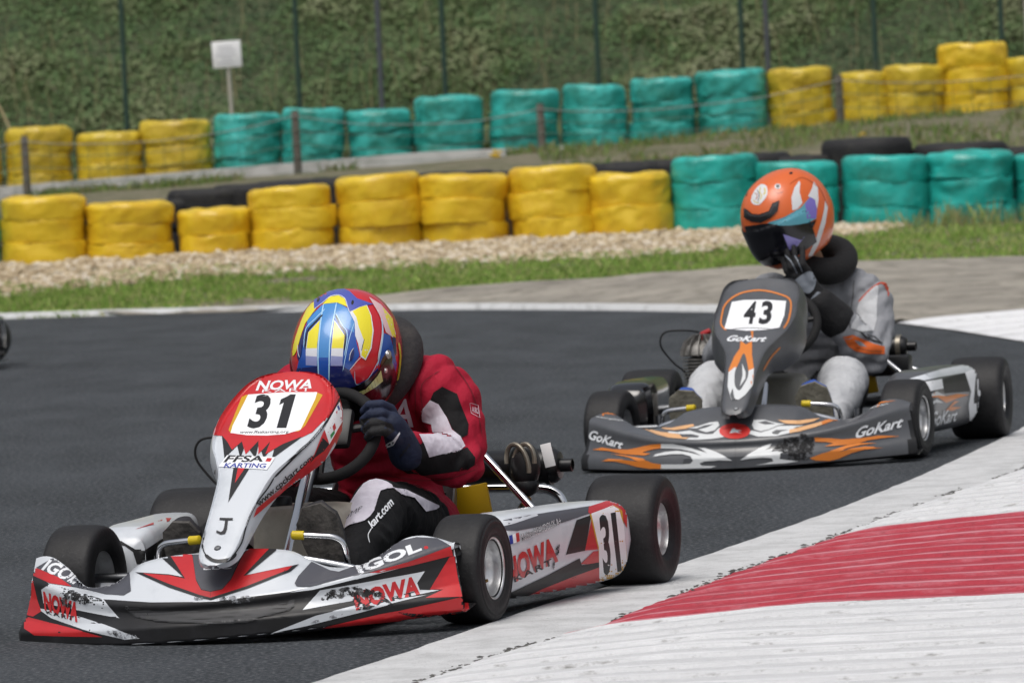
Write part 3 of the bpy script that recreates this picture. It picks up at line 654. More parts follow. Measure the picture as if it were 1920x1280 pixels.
def panel_surface(k):
    """front number panel: crowned face with side flanks, lofted along its spine"""
    S = [(1.468, .186, .012, .02), (1.461, .193, .030, .03), (1.448, .206, .040, .04), (1.425, .225, .0455, .05), (1.385, .258, .049, .06), (1.30, .325, .0555, .08), (1.22, .38, .068, .095), (1.16, .416, .094, .105), (1.11, .445, .120, .11), (1.06, .473, .134, .11), (1.01, .502, .139, .105), (.965, .528, .136, .095), (.925, .553, .126, .08), (.892, .578, .108, .065), (.870, .596, .082, .05), (.860, .604, .05, .03), (.856, .606, .02, .015)]
    if k == 2: S = [(a, b, {.965: .136, .925: .134, .892: .129, .870: .115, .860: .092, .856: .05}.get(a, w), d_ * (1.25 if a < 1.2 else 1)) for a, b, w, d_ in S]
    C = [spline([(s[j], 0, 0) for s in S], 5) for j in range(4)]; n = len(C[0]); rings = []
    for i in range(n):
        x, z, w, d = (C[j][i].x for j in range(4)); w = max(.004, w); d *= .62 if k == 1 else .95
        i0, i1 = max(0, i - 1), min(n - 1, i + 1); t = Vector((C[0][i1].x - C[0][i0].x, 0, C[1][i1].x - C[1][i0].x)).normalized()
        nb = Vector((-t.z, 0, t.x)); nb = nb if nb.z < 0 else -nb        # into the panel (back and down)
        row = []; crown = .10 * w
        for q in (-1.12, -1.12, -1.07, -1.0): row.append((q * w, d * (1, .7, .32, .055)[len(row)]))
        for q in (-.96, -.85, -.6, -.3, 0, .3, .6, .85, .96): row.append((q * w, crown * abs(q) ** 2 * .8 - (0 if abs(q) < .95 else -.004)))
        for q, g_ in ((1.0, .055), (1.07, .32), (1.12, .7), (1.12, 1)): row.append((q * w, d * g_))
        rings.append([Vector((x, y, z)) + nb * dd for y, dd in row])
    return rings
def pod_surface(k, side):
    """side pod: rounded box along the flank"""
    y0, y1 = (.632, .525) if k == 1 else (.60, .545)
    rings = []
    X = [.165, .172, .19, .23, .32, .45, .6, .74, .84, .89, .905]; Wd = [.02, .07, .105, .13, .14, .145, .15, .155, .15, .11, .03]; T = [.175, .205, .222, .232, .236, .238, .24, .243, .238, .215, .17]; B = [.085, .05, .036, .03, .028, .028, .03, .032, .036, .05, .09]
    if k == 2: T = [a + .034 for a in T]; B = [a + .03 for a in B]
    X2 = [p.x for p in spline([(a, 0, 0) for a in X], 3)]
    for x in X2:
        w, zt, zb = interp(x, X, Wd), interp(x, X, T), interp(x, X, B); yo = y0 + (y1 - y0) * (x - .165) / .74
        if x < .2: yo -= .03 * ((.2 - x) / .035) ** 2
        if x > .84: yo -= .05 * ((x - .84) / .065) ** 2
        zm = .5 * (zt + zb); hh = .5 * (zt - zb); ring = []
        for q in range(28):
            a = 2 * math.pi * q / 28; c, s = math.cos(a), math.sin(a); e = .42
            cy = math.copysign(abs(c) ** e, c); cz = math.copysign(abs(s) ** e, s)
            bul = .012 * (1 - cz * cz) * (1 if c > 0 else 0)
            ring.append(Vector((x, side * (yo - w / 2 + cy * w / 2 + bul - .014 * max(0, -cz) * (1 if c > 0 else 0)), zm + cz * hh)))
        rings.append(ring)
    return rings
def grid_mesh(name, rings, m, parent, th=.004, closed=False):
    mb = MB(); mb.loft(rings, closed=closed, cap=closed); o = mb.build(name, m, parent, sh=60)
    return o
def shell(name, rings, m, parent, th):
    """open panel given real thickness (inner skin joined at the rim)"""
    r = len(rings); n = len(rings[0]); V = [p for q in rings for p in q]; F = []
    for i in range(r - 1):
        for j in range(n - 1): F.append((i * n + j, i * n + j + 1, (i + 1) * n + j + 1, (i + 1) * n + j))
    me = bpy.data.meshes.new(name); me.from_pydata([tuple(v) for v in V], [], F); me.update(); bm = bmesh.new(); bm.from_mesh(me)
    bmesh.ops.recalc_face_normals(bm, faces=bm.faces)
    c = sum((f.calc_center_median() for f in bm.faces), Vector()) / len(bm.faces)
    s = sum(1 if f.normal.x + f.normal.z * .5 > 0 else -1 for f in bm.faces)
    if s < 0: bmesh.ops.reverse_faces(bm, faces=bm.faces)
    bm.normal_update(); bm.to_mesh(me); bm.free()
    V = [v.co.copy() for v in me.vertices]; N = [v.normal.copy() for v in me.vertices]; F = [tuple(p.vertices) for p in me.polygons]; nv = len(V)
    V2 = V + [a - b * th for a, b in zip(V, N)]; F2 = F + [tuple(i + nv for i in f[::-1]) for f in F]
    idx = lambda i, j: i * n + j
    border = [idx(0, j) for j in range(n)] + [idx(i, n - 1) for i in range(1, r)] + [idx(r - 1, j) for j in range(n - 2, -1, -1)] + [idx(i, 0) for i in range(r - 2, 0, -1)]
    for a, b in zip(border, border[1:] + border[:1]): F2.append((a, b, b + nv, a + nv))
    bpy.data.meshes.remove(me); mb = MB(); mb.V = V2; mb.F = F2; return mb.build(name, m, parent, sh=50)
def build_kart(k, name, label, body, podcol, steer):
    t = empty(name, (POSE[k][0], POSE[k][1], 0), math.atan2(-math.cos(POSE[k][2]), -math.sin(POSE[k][2]))); tag(t, label, 'go-kart', 'racing karts on the track')
    yf, yr = (.556 - .0625, .678 - .0925) if k == 1 else (.559 - .0625, .669 - .0925)
    # wheels are parts of the kart; tyre, rim, hub, valve are their sub-parts
    for s in (1, -1):
        wheel('front_wheel', t, k, 1.036, s * yf, .130, .130, steer, s, False); wheel('rear_wheel', t, k, 0, s * yr, .140, .19, 0, s, True)
    fr = MB()
    for s in (1, -1):
        fr.tube(spline([(-.18, s * .28, .07), (.1, s * .3, .06), (.5, s * .22, .055), (.85, s * .2, .055), (1.0, s * .26, .06), (1.06, s * .36, .07)], 5), .015, 8)
        fr.tube(spline([(.25, s * .3, .06), (.35, s * .48, .07), (.8, s * .44, .07), (.88, s * .24, .06)], 5), .011, 8)
        fr.tube(spline([(.95, s * .22, .06), (1.15, s * .24, .07), (1.3, s * .2, .08), (1.34, 0, .08)], 5), .012, 8)
    for x, w in ((-.15, .28), (.15, .29), (.72, .21)): fr.tube([(x, -w, .06), (x, w, .06)], .014, 8)
    fr.build('frame', m_frame, t)
    MB().box((.55, 0, .040), (1.5, .56, .004)).build('floor_tray', m_steel, t)
    MB().tube([(0, -.6, .14), (0, .6, .14)], .02, 14).build('rear_axle', m_steel, t)
    for s in (1, -1):
        MB().tube([(1.036, s * .33, .13), (1.036, s * (yf - .02), .13)], .012, 10).tube([(1.04, s * .33, .06), (1.03, s * .335, .17)], .014, 10).build('stub_axle', m_steel, t)
        MB().tube([(.99, s * .38, .1), (.92, s * .03, .11)], .008, 8).build('tie_rod', m_chrome, t)
    # steering
    cb, ct_ = (Vector((1.165, .075, .175)), Vector((.80, .005, .352))) if k == 1 else (Vector((1.16, .04, .16)), Vector((.80, .0, .34)))
    MB().tube([cb, ct_], .0115, 12).build('panel_support', m_chrome, t)
    MB().tube([(1.0, 0, .09), (.66, 0, .43)], .010, 10).build('steering_column', m_steel, t)
    wc = Vector((.655, .01, .438)); th_ = .55; e1 = Vector((0, 1, 0)); e2 = Vector((-math.sin(th_), 0, math.cos(th_))); nrm = e1.cross(e2)
    rw = .130
    sw = MB().tube([wc + e1 * (rw * math.cos(a)) + e2 * (rw * .93 * math.sin(a)) for a in np.linspace(0, 2 * math.pi, 49)[:-1]], .0145, 12, closed=True).build('steering_wheel', mat('suede_black', '#101012', .85), t)
    sp = MB(); sp.tube([wc - nrm * .0, wc + nrm * .03], .03, 14)
    for a in (.2, math.pi - .2, -math.pi / 2): sp.tube([wc + nrm * .012, wc + e1 * (rw * math.cos(a)) + e2 * (rw * .93 * math.sin(a))], [.013, .009], 8)
    sp.build('spoke', m_black, sw); Rw = Matrix((nrm, e1, e2)).transposed(); MB().box(wc + nrm * .022 + e2 * .005, (.03, .15, .105), Rw, .012).build('wheel_pad', m_black, sw)
    # pedals
    for s in (1, -1):
        tip = Vector((1.225, .126, .234)) if s > 0 else Vector((1.225, -.13, .229))
        if k == 2: tip = Vector((1.2, .19, .2)) if s > 0 else Vector((1.2, -.19, .2))
        tipy = tip.y
        P = spline([tip, tip + Vector((-.01, s * .05, -.004)), tip + Vector((-.02, s * .088, -.01)), tip + Vector((-.03, s * .106, -.03)), tip + Vector((-.045, s * .108, -.08)), (1.13, tipy + s * .10, .07)], 5)
        p = MB().tube(P, .0075, 10).build('pedal', m_chrome, t); d = (P[1] - P[0]).normalized()
        MB().tube([tip - d * .014, tip - d * .011, tip + d * .016, tip + d * .018], [.006, .0105, .011, .008], 12).build('rubber_tip', m_ytip, p)
        MB().tube(spline([(1.27, s * .03, .185), (1.255, s * .12, .183), (1.23, s * .24, .158), (1.2, s * .31, .132), (1.12, s * .33, .09)], 5), .0095, 10).build('bumper_bar', m_chrome, t)
    # fuel tank between the legs
    rings = []
    for z, g in ((.055, .86), (.07, .97), (.12, 1), (.22, 1), (.262, .97), (.28, .86), (.285, .6)):
        ring = []
        for q in range(32):
            a = 2 * math.pi * q / 32; c, s = math.cos(a), math.sin(a); e = .35
            ring.append(Vector((.9 + .105 * g * math.copysign(abs(c) ** e, c) - (z - .05) * .12, .03 + (.115 if k == 1 else .105) * g * math.copysign(abs(s) ** e, s), z)))
        rings.append(ring)
    tk = MB().loft(rings).build('fuel_tank', m_tank if k == 1 else mat('olive_tank', '#7d7b70', .5, var=(12, '#6c6a60', .45, .7)), t, sh=60); MB().lathe([(.03, 0), (.03, .018), (.026, .024), (0, .024)], 20, axis_matrix((.9, -.03, .283), (0, 0, 1))).build('filler_cap', m_black, tk)
    # seat
    rings = []
    for i in range(15):
        q = i / 14
        if q < .4: x, z = .42 - .3 * q / .4, .055 - .012 * math.sin(q / .4 * 3.1)
        else: x, z = .12 - .12 * ((q - .4) / .6) ** .8, .055 + .36 * (q - .4) / .6
        w = .125 + .035 * math.sin(math.pi * min(1, q * 1.1)); side_h = .07 + .11 * math.exp(-((q - .45) / .22) ** 2)
        nx_, nz_2 = (0, 1) if q < .36 else ((.5, .8) if q < .5 else (.95, .25)); row = []
        for a in np.linspace(-1, 1, 17):
            b = abs(a); lift = side_h * max(0, (b - .55) / .45) ** 1.6; row.append(Vector((x + nx_ * lift, w * math.sin(a * 1.45) / math.sin(1.45) * (1 + .1 * b), z + nz_2 * lift)))
        rings.append(row)
    shell('seat', rings, m_seat, t, .005)
    # seat stays, rear bumper, brake
    for s in (1, -1): MB().tube([(.05, s * .215, .345 if k == 1 else .32), (.12, s * .375, .195)], .0105, 10).build('seat_stay', m_chrome, t)
    MB().tube(spline([(-.16, -.36, .10), (-.16, -.36, .2), (-.16, -.33, .245), (-.16, -.28, .25), (-.15, .1, .247), (-.15, .28, .243), (-.15, .335, .232), (-.15, .362, .195), (-.15, .365, .10)], 5), .0125, 12).build('rear_bumper', m_chrome, t)
    disc = MB().lathe([(.03, -.003), (.078, -.003), (.08, 0), (.078, .003), (.03, .003)], 40, axis_matrix((0, .30, .14), (0, 1, 0))).build('brake_disc', m_steel, t)
    MB().box((.075, .30, .175), (.05, .06, .05), None, .006).build('brake_caliper', m_redpart, t)
    MB().box((.02, .17, .215), (.012, .10, .1), Matrix.Rotation(.15, 3, 'X'), .003).build('guard_plate', m_yplate, t)
    MB().tube([(.09, .115, .255), (.085, .105, .12)], .010, 8).build('seat_bracket', m_seat, t)
    # exhaust behind the seat
    mz, my, mx_ = (.305, .0, -.06) if k == 1 else (.322, -.02, -.08)
    MR = .044 if k == 1 else .036
    ym = .385 if k == 1 else .335
    mu = MB().lathe([(0, 0), (MR * .8, 0), (MR, .012), (MR, .30 if k == 1 else .2), (MR * 1.03, .302 if k == 1 else .202), (MR * 1.03, ym - .055), (MR, ym - .05), (MR, ym - .012), (MR * .78, ym), (.017, ym + .002), (.017, ym + .032), (.0135, ym + .033), (.0135, ym - .02), (0, ym - .02)], 40, axis_matrix((mx_, my, mz), (0, 1, .0))).build('muffler', m_muff, t)
    MB().lathe([(MR + .001, 0), (MR + .005, 0), (MR + .005, .012), (MR + .001, .012)], 40, axis_matrix((mx_, my + ym - .035, mz), (0, 1, 0)), True).build('clamp_band', m_spring if k == 2 else m_black, mu)
    if k == 1:
        MB().sphere((.02, .315, .312), (.036, .042, .062), 20).sphere((.02, .315, .262), (.03, .036, .03), 16).build('exhaust_mount', m_black, t)
        for a in (-.4, .4):
            P = [(.052 + .012 * math.cos(q), .315 + .036 * math.cos(q) * math.cos(a) + .02 * a, .315 + .052 * math.sin(q) + .03 * a * math.cos(q)) for q in np.linspace(-.15, math.pi + .15, 15)]
            MB().tube(P, .0062, 9).build('mount_spring', m_spring, t)
        MB().lathe([(.013, 0), (.013, .05), (.010, .05), (.010, .09)], 14, axis_matrix((.02, .315, .18), (0, 0, 1))).build('mount_post', m_brass, t)
        MB().lathe([(.02, 0), (.022, .01), (.018, .04), (.013, .045)], 16, axis_matrix((.02, .315, .165), (0, 0, 1))).build('mount_foot', m_black, t)
        MB().box((.0, .372, .335), (.004, .028, .06), Matrix.Rotation(.2, 3, 'X'), .001).build('torn_sticker', mat('sticker_white', '#e0e0e0', .5), t)
    else:
        for yy_ in (.19, .25, .30): MB().lathe([(MR + .001, 0), (MR + .006, 0), (MR + .006, .016), (MR + .001, .016)], 30, axis_matrix((mx_, my + yy_, mz), (0, 1, 0)), True).build('clamp_band', m_spring, mu)
        MB().box((.0, .27, .262), (.09, .14, .07), None, .012).build('airbox', m_black, t)
    # engine on the driver's right
    ec = Vector((.22, -.345, 0)); es = 1.22
    MB().box(ec + Vector((0, .02, .15)), (.15, .12, .16), None, .015).build('engine_block', m_eng, t)
    cyl = MB(); pf = [(.03, .22)]
    for q in range(9):
        z = .225 + q * .0115; pf += [(.042 * es, z), (.058 * es, z + .001), (.058 * es, z + .0045), (.042 * es, z + .0055)]
    pf += [(.03, .33)]
    cyl.lathe(pf, 36, Matrix.Translation(ec)).build('cylinder', m_eng, t, sh=30)
    hd = MB().lathe([(.05 * es, .33), (.058 * es, .335), (.05 * es, .365), (.028 * es, .382), (0, .384)], 30, Matrix.Translation(ec)).build('cylinder_head', m_eng, t)
    for q in range(14):
        a = 2 * math.pi * q / 14; M = Matrix.Translation(ec) @ Matrix.Rotation(a, 4, 'Z') @ Matrix.Rotation(math.pi / 2, 4, 'X') @ Matrix.Translation((0, 0, -.0015))
        MB().prism([(.012, .34), (.078, .33), (.078, .35), (.064, .382), (.036, .402), (.012, .406)], M, .003).build('fin', m_eng, hd)
    pl = MB().tube([ec + Vector((0, 0, .38)), ec + Vector((.0, .004, .405)), ec + Vector((.0, .03, .415))], [.011, .011, .009], 10).build('plug_cap', m_redpart, t)
    MB().tube(spline([ec + Vector((0, -.01, .412)), ec + Vector((.02, -.06, .42)), ec + Vector((.03, -.125, .415)), ec + Vector((.03, -.14, .37)), ec + Vector((.02, -.10, .31)), ec + Vector((.01, -.06, .27)), ec + Vector((0, -.05, .2))], 6), .0035, 7).build('ignition_lead', m_black, t)
    # bodywork
    f = shell('front_fairing', fairing_surface(k), body, t, .0045)
    f.data.materials.append(m_black)
    for pl_ in f.data.polygons:
        q_ = pl_.center
        if q_.z - TILT[k] * q_.y < .030 or abs(q_.y + (.025 if k == 1 else 0)) > .5352: pl_.material_index = 1
    p = shell('number_panel', panel_surface(k), body, t, .004)
    if k == 1:
        p.data.materials.append(MATS['livery_red'])
        for pl_ in p.data.polygons:
            if pl_.center.x < 1.0: pl_.material_index = 1
    pods = {}
    for s in (1, -1): pods[s] = MB().loft(pod_surface(k, s)).build('side_pod', podcol if s > 0 or k == 1 else mat('gloss_black', '#101013', .12, coat=.6), t, sh=70)
    sc_c = lp(k, *((408, 1027) if k == 1 else (1380, 766)), 1.43); bv = tree_of(p); C, d = local_ray(k, *((408, 1027) if k == 1 else (1380, 766))); h = bv.ray_cast(C, d)
    if h[0]:
        n_ = h[1] if h[1].dot(d) < 0 else -h[1]; MB().lathe([(0, .0035), (.006, .003), (.0085, .0005), (.0085, -.002)], 18, axis_matrix(h[0], n_)).build('panel_screw', m_steel, p)
    return t, f, p, pods
# =================================================================== KART LIVERIES
def zoomed(ox, oy, s):
    def f(P): return [(ox + x / s, oy + y / s) for x, y in P]
    return f
z1, z2, z3, z4, z5, z6, z7 = zoomed(360, 520, 3.2), zoomed(40, 860, 3.556), zoomed(440, 880, 3.692), zoomed(780, 800, 3.369), zoomed(1080, 520, 3.369), zoomed(1480, 520, 3.369), zoomed(1340, 300, 4)
def P(z, pts, m, sm=0): v, f = poly2d(z(pts) if z else pts, sm); return (v, f, m)
def T(z, s, quad, m, **kw): v, f = text2d(s, z(quad) if z else quad, **kw); return (v, f, m)
def S(z, pts, w, m, sm=4):
    """a painted line of width w pixels"""
    Q = z(pts) if z else pts; Q = spline([(a, b, 0) for a, b in Q], sm) if sm else [Vector((a, b, 0)) for a, b in Q]; L = []; R = []
    for i, p in enumerate(Q):
        t = (Q[min(i + 1, len(Q) - 1)] - Q[max(i - 1, 0)]).normalized(); n = Vector((-t.y, t.x, 0)); ww = w / 2 * (1 if 0 < i < len(Q) - 1 else .3); L.append(p + n * ww); R.append(p - n * ww)
    V = [(p.x, p.y) for p in L + R]; k = len(Q); return (V, [(i, i + 1, k + i + 1, k + i) for i in range(k - 1)], m)
def oval(c, rx, ry, m, n=28, a=0): return ([(c[0] + rx * math.cos(t) * math.cos(a) - ry * math.sin(t) * math.sin(a), c[1] + rx * math.cos(t) * math.sin(a) + ry * math.sin(t) * math.cos(a)) for t in np.linspace(0, 2 * math.pi, n + 1)[:-1]], [tuple(range(n))], m)
w_body = mat('white_bodywork', '#ccd1d7', .3, coat=.3, var=(9, '#b4bac1', .5, .8))
g_body = mat('grey_bodywork', '#505256', .34, coat=.3, var=(9, '#44464a', .45, .75))
L_red = mat('livery_red', '#c01f24', .34, coat=.25, var=(8, '#a81c22', .45, .75)); L_blk = mat('livery_black', '#121214', .5, coat=.05, var=(12, '#222226', .5, .75)); L_grey = mat('livery_grey', '#4b4c53', .42, coat=.1)
L_white = mat('livery_white', '#dfe2e6', .35); L_yel = mat('livery_yellow', '#c79a1c', .4); L_blue = mat('livery_blue', '#2b3a93', .4); L_ink = mat('number_ink', '#16161a', .45); L_smear = mat('rubber_smear', '#141416', .8, var=(60, '#5a5b5e', .52, .62)); L_or = mat('flame_orange', '#d27a2c', .38, coat=.15); L_pale = mat('flame_white', '#cfd2d4', .38, coat=.15); L_plate = mat('plate_white', '#e9ebee', .4); L_mesh = mat('grille_line', '#515255', .45); L_scuff = mat('scuff_grey', '#8e9197', .7, var=(50, '#2a2a2c', .5, .6))
for m_, lo_, hi_ in ((L_smear, .44, .50), (L_scuff, .46, .54)):
    N_ = m_.node_tree.nodes; nz = N_.new('ShaderNodeTexNoise'); nz.inputs['Scale'].default_value = 85; nz.inputs['Detail'].default_value = 6; nz.inputs['Roughness'].default_value = .7
    tc_ = N_.new('ShaderNodeTexCoord'); mr_ = N_.new('ShaderNodeMapRange'); mr_.inputs[1].default_value = lo_; mr_.inputs[2].default_value = hi_
    m_.node_tree.links.new(tc_.outputs['Object'], nz.inputs[0]); m_.node_tree.links.new(nz.outputs[0], mr_.inputs[0]); m_.node_tree.links.new(mr_.outputs[0], N_['Principled BSDF'].inputs['Alpha'])
kart1, fair1, pan1, pod1 = build_kart(1, 'racing_kart', 'white, red and black racing kart with number 31', w_body, w_body, -math.radians(2.5))
kart2, fair2, pan2, pod2 = build_kart(2, 'racing_kart', 'dark grey racing kart with orange flames and number 43', g_body, g_body, -math.radians(5))

# ---------------- kart 31, front fairing
L = []
L.append(P(None, [(40, 1078), (64, 1071), (93, 1095), (133, 1105), (192, 1123), (282, 1129), (377, 1128), (405, 1127), (440, 1122), (543, 1109), (670, 1083), (765, 1058), (843, 1031), (900, 1010), (900, 1240), (40, 1240)], L_blk))
L.append(P(z2, [(190, 835), (330, 860), (545, 933), (655, 1062), (390, 1010), (150, 960), (135, 870)], w_body))
L.append(P(z2, [(105, 992), (165, 1002), (390, 1050), (560, 1105), (790, 1195), (690, 1203), (420, 1140), (200, 1060)], w_body))
L.append(P(z2, [(60, 800), (85, 830), (110, 940), (135, 1015), (80, 1050), (40, 1040)], L_red)); L.append(P(z2, [(20, 1045), (75, 1060), (300, 1118), (545, 1186), (300, 1182), (90, 1175), (20, 1130)], L_red))
L.append(P(z2, [(70, 735), (110, 728), (250, 788), (335, 852), (190, 828), (70, 772)], L_red))
L.append(P(z2, [(100, 725), (160, 690), (230, 650), (330, 655), (410, 730), (470, 790), (560, 800), (640, 790), (722, 735), (732, 880), (685, 910), (560, 902), (440, 872), (335, 850), (250, 790)], L_grey))
L.append(T(z2, 'IGOL', [(190, 670), (434, 770), (345, 838), (133, 738)], L_white, bold=.035))
# V graphic
L.append(P(z2, [(925, 650), (1130, 612), (1150, 650), (1172, 810), (1205, 870), (1262, 882), (1262, 942), (1180, 922), (985, 857), (760, 756), (985, 770), (1080, 788)], L_blk)); L.append(P(z2, [(985, 632), (1125, 615), (1142, 650), (1165, 810), (1200, 875), (1263, 888), (1263, 926), (1190, 907), (1000, 840), (812, 763), (990, 777), (1092, 799), (1040, 715)], L_red))
L.append(P(z2, [(1480, 628), (1525, 590), (1712, 600), (1500, 775), (1850, 703), (1800, 747), (1510, 864), (1262, 943), (1262, 884), (1335, 865), (1395, 800), (1470, 640)], L_blk)); L.append(P(z2, [(1500, 618), (1530, 595), (1655, 597), (1480, 782), (1805, 713), (1778, 740), (1500, 850), (1263, 926), (1263, 888), (1340, 872), (1400, 805), (1480, 640)], L_red))
L.append(P(z2, [(1140, 620), (1300, 600), (1470, 625), (1400, 800), (1340, 868), (1262, 884), (1200, 868), (1165, 800)], L_grey)); L.append(T(z2, 'LLC', [(1215, 712), (1410, 705), (1400, 735), (1215, 742)], L_white, bold=.01))
L.append(S(z2, [(1263, 880), (1258, 925)], .7, L_blk, 0))
# right half
L.append(P(z3, [(470, 973), (590, 833), (840, 790), (1315, 703), (1262, 785), (1280, 832), (1415, 836), (1090, 905), (860, 900)], w_body)); L.append(P(z3, [(245, 1135), (560, 1010), (860, 935), (1330, 868), (1100, 925), (880, 985), (500, 1080)], w_body))
L.append(P(z3, [(380, 852), (850, 732), (1225, 660), (880, 748), (540, 832)], w_body)); L.append(P(z3, [(930, 715), (1200, 640), (1495, 528), (1510, 598), (1480, 600), (1230, 662), (1000, 712)], L_red))
L.append(P(z3, [(1485, 605), (1520, 598), (1540, 730), (1575, 880), (1320, 890), (1442, 832), (1350, 830)], L_red)); L.append(P(z3, [(600, 1096), (1000, 1000), (1140, 975), (1560, 882), (1620, 930), (1620, 972), (1430, 1012), (1000, 1057)], L_red)); L.append(P(z3, [(1130, 985), (1240, 995), (1400, 1000), (1580, 972), (1590, 985), (1420, 1020), (1200, 1010)], L_smear, 3))
L.append(P(z3, [(415, 790), (440, 740), (530, 640), (660, 700), (720, 710), (850, 665), (900, 630), (1050, 535), (1170, 490), (1260, 470), (1400, 478), (1495, 530), (1200, 640), (920, 715), (520, 812), (430, 810)], L_grey))
L.append(T(z3, 'IGOL', [(835, 668), (1275, 498), (1298, 562), (862, 730)], L_white, bold=.045)); L.append((oval(z3([(1325, 543)])[0], 4.2, 3, L_red)))
for m_, b_ in ((L_red, .05),):
    L.append(T(z3, 'NOWA', [(815, 850), (1270, 728), (1284, 866), (840, 975)], m_, bold=b_)); L.append(T(z2, 'NOWA', [(150, 878), (388, 958), (378, 1092), (160, 1008)], m_, bold=b_))
L.append(T(z3, 'KART', [(882, 935), (1245, 842), (1252, 872), (892, 966)], L_ink, bold=.02, space=1.3)); L.append(T(z2, 'KART', [(165, 1008), (355, 1050), (350, 1078), (175, 1032)], L_ink, bold=.02, space=1.3))
# rubber marks and scuffs
rs = random.Random(3)
def smear(z, c, rx, ry, a, m, n=22, jag=.45):
    pts = []
    for i in range(n):
        t = 2 * math.pi * i / n; r = 1 - jag * rs.random(); x, y = rx * r * math.cos(t), ry * r * math.sin(t); pts.append((c[0] + x * math.cos(a) - y * math.sin(a), c[1] + x * math.sin(a) + y * math.cos(a)))
    return P(z, pts, m)
for c, rx, ry, a in (((720, 855), 130, 42, -.15), ((860, 860), 120, 46, .1), ((845, 905), 34, 80, .1), ((960, 860), 95, 38, .35), ((640, 880), 60, 30, -.4), ((760, 830), 130, 18, -.2), ((1060, 915), 70, 10, .7), ((900, 960), 60, 10, -.1)): L.append(smear(z3, c, rx, ry, a, L_smear))
for c, rx, ry, a in (((350, 915), 110, 34, .2), ((300, 960), 50, 30, .5), ((420, 945), 50, 26, 0)): L.append(smear(z2, c, rx, ry, a, L_smear))
for c, rx, ry, a in (((640, 1165), 80, 22, .3), ((740, 1180), 55, 18, .3), ((1180, 935), 40, 12, 0), ((1380, 935), 90, 18, -.05), ((1470, 945), 70, 14, -.1), ((930, 1055), 50, 20, 0), ((1180, 1055), 70, 22, 0)): L.append(smear(z2, c, rx, ry, a, L_scuff))
for c, rx, ry, a in (((90, 885), 60, 10, .0), ((700, 1010), 60, 16, -.3), ((560, 1050), 40, 12, -.3)): L.append(smear(z3, c, rx, ry, a, L_scuff))
decals('livery', 1, fair1, L, fair1, 3.5)
# honeycomb grille set into the fairing
G = [P(z2, [(690, 985), (900, 1010), (1260, 1030), (1560, 1010), (1778, 960), (1812, 935), (1815, 985), (1778, 1010), (1500, 1085), (1200, 1100), (900, 1085), (760, 1050)], mat('grille_black', '#0b0b0c', .7))]
def inpoly(p, Q):
    r = False
    for (x0, y0), (x1, y1) in zip(Q, Q[1:] + Q[:1]):
        if (y0 > p[1]) != (y1 > p[1]) and p[0] < (x1 - x0) * (p[1] - y0) / (y1 - y0) + x0: r = not r
    return r
gq = G[0][0]; cell = 3.1; row = 0; y = min(p[1] for p in gq)
while y < max(p[1] for p in gq):
    x = min(p[0] for p in gq) + (row % 2) * cell * .95
    while x < max(p[0] for p in gq):
        if inpoly((x, y), gq):
            V_ = []; F_ = []
            for q in range(6):
                t = math.pi / 3 * q; V_ += [(x + cell * 1.02 * math.cos(t), y + cell * .82 * math.sin(t)), (x + cell * .72 * math.cos(t), y + cell * .55 * math.sin(t))]
            G.append((V_, [(2 * q, 2 * ((q + 1) % 6), 2 * ((q + 1) % 6) + 1, 2 * q + 1) for q in range(6)], L_mesh))
        x += cell * 1.9
    y += cell * .82; row += 1
flat = ([], [], L_mesh)
for V_, F_, m_ in G[1:]:
    n_ = len(flat[0]); flat[0].extend(V_); flat[1].extend([tuple(i + n_ for i in f) for f in F_])
decals('grille', 1, fair1, [G[0], flat], fair1, 4, off0=.0042)
# ---------------- kart 31, number panel
L = []
L.append(P(z1, [(60, 900), (130, 945), (180, 952), (400, 962), (660, 960), (720, 930), (800, 850), (840, 800), (900, 690), (990, 560), (900, 440), (300, 440), (60, 600)], L_red))
L.append(P(z1, [(180, 950), (660, 958), (560, 1030), (478, 1090), (500, 1002), (430, 1085), (402, 1000), (380, 1085), (322, 1000), (290, 1085), (272, 1010), (195, 1085)], L_blk)); L.append(P(z1, [(180, 948), (660, 955), (545, 1000), (440, 1062), (470, 985), (398, 1062), (400, 980), (322, 1062), (300, 985), (240, 1035), (215, 990)], L_red))
L.append(P(z2, [(1415, 62), (1520, 66), (1380, 290)], L_blk)); L.append(P(z2, [(1445, 62), (1492, 62), (1425, 162)], L_red))
L.append(P(z1, [(300, 718), (325, 706), (760, 695), (784, 706), (680, 890), (640, 925), (232, 935), (220, 915)], L_yel)); L.append(P(z1, [(338, 704), (560, 690), (752, 690), (740, 730), (652, 915), (560, 942), (450, 950), (330, 948), (232, 934), (245, 890)], L_plate))
L.append(T(z1, '3', [(388, 703), (490, 703), (432, 908), (328, 908)], L_ink, bold=.03)); L.append(P(z1, [(592, 703), (624, 703), (566, 905), (508, 905), (551, 753), (524, 768), (534, 733), (570, 716)], L_ink))
L.append(T(z1, 'www.ffsakarting.org', [(290, 921), (582, 919), (578, 940), (285, 943)], L_ink, bold=.01))
for m_, b_ in ((L_white, .03),): L.append(T(z1, 'NOWA', [(398, 622), (732, 612), (718, 668), (382, 682)], m_, bold=b_, shear=.1))
L.append(T(z1, 'KART', [(425, 674), (715, 662), (712, 684), (420, 692)], L_white, bold=.0, space=1.2))
L.append(P(z1, [(212, 1068), (500, 1080), (478, 1115), (450, 1155), (160, 1136)], L_plate)); L.append(T(z1, 'FFSA', [(222, 1068), (440, 1072), (425, 1108), (188, 1112)], L_ink, bold=.03)); L.append(P(z1, [(452, 1085), (482, 1086), (470, 1108), (440, 1106)], L_red)); L.append(T(z1, 'KARTING', [(205, 1114), (450, 1118), (440, 1146), (190, 1142)], L_blue, bold=.025))
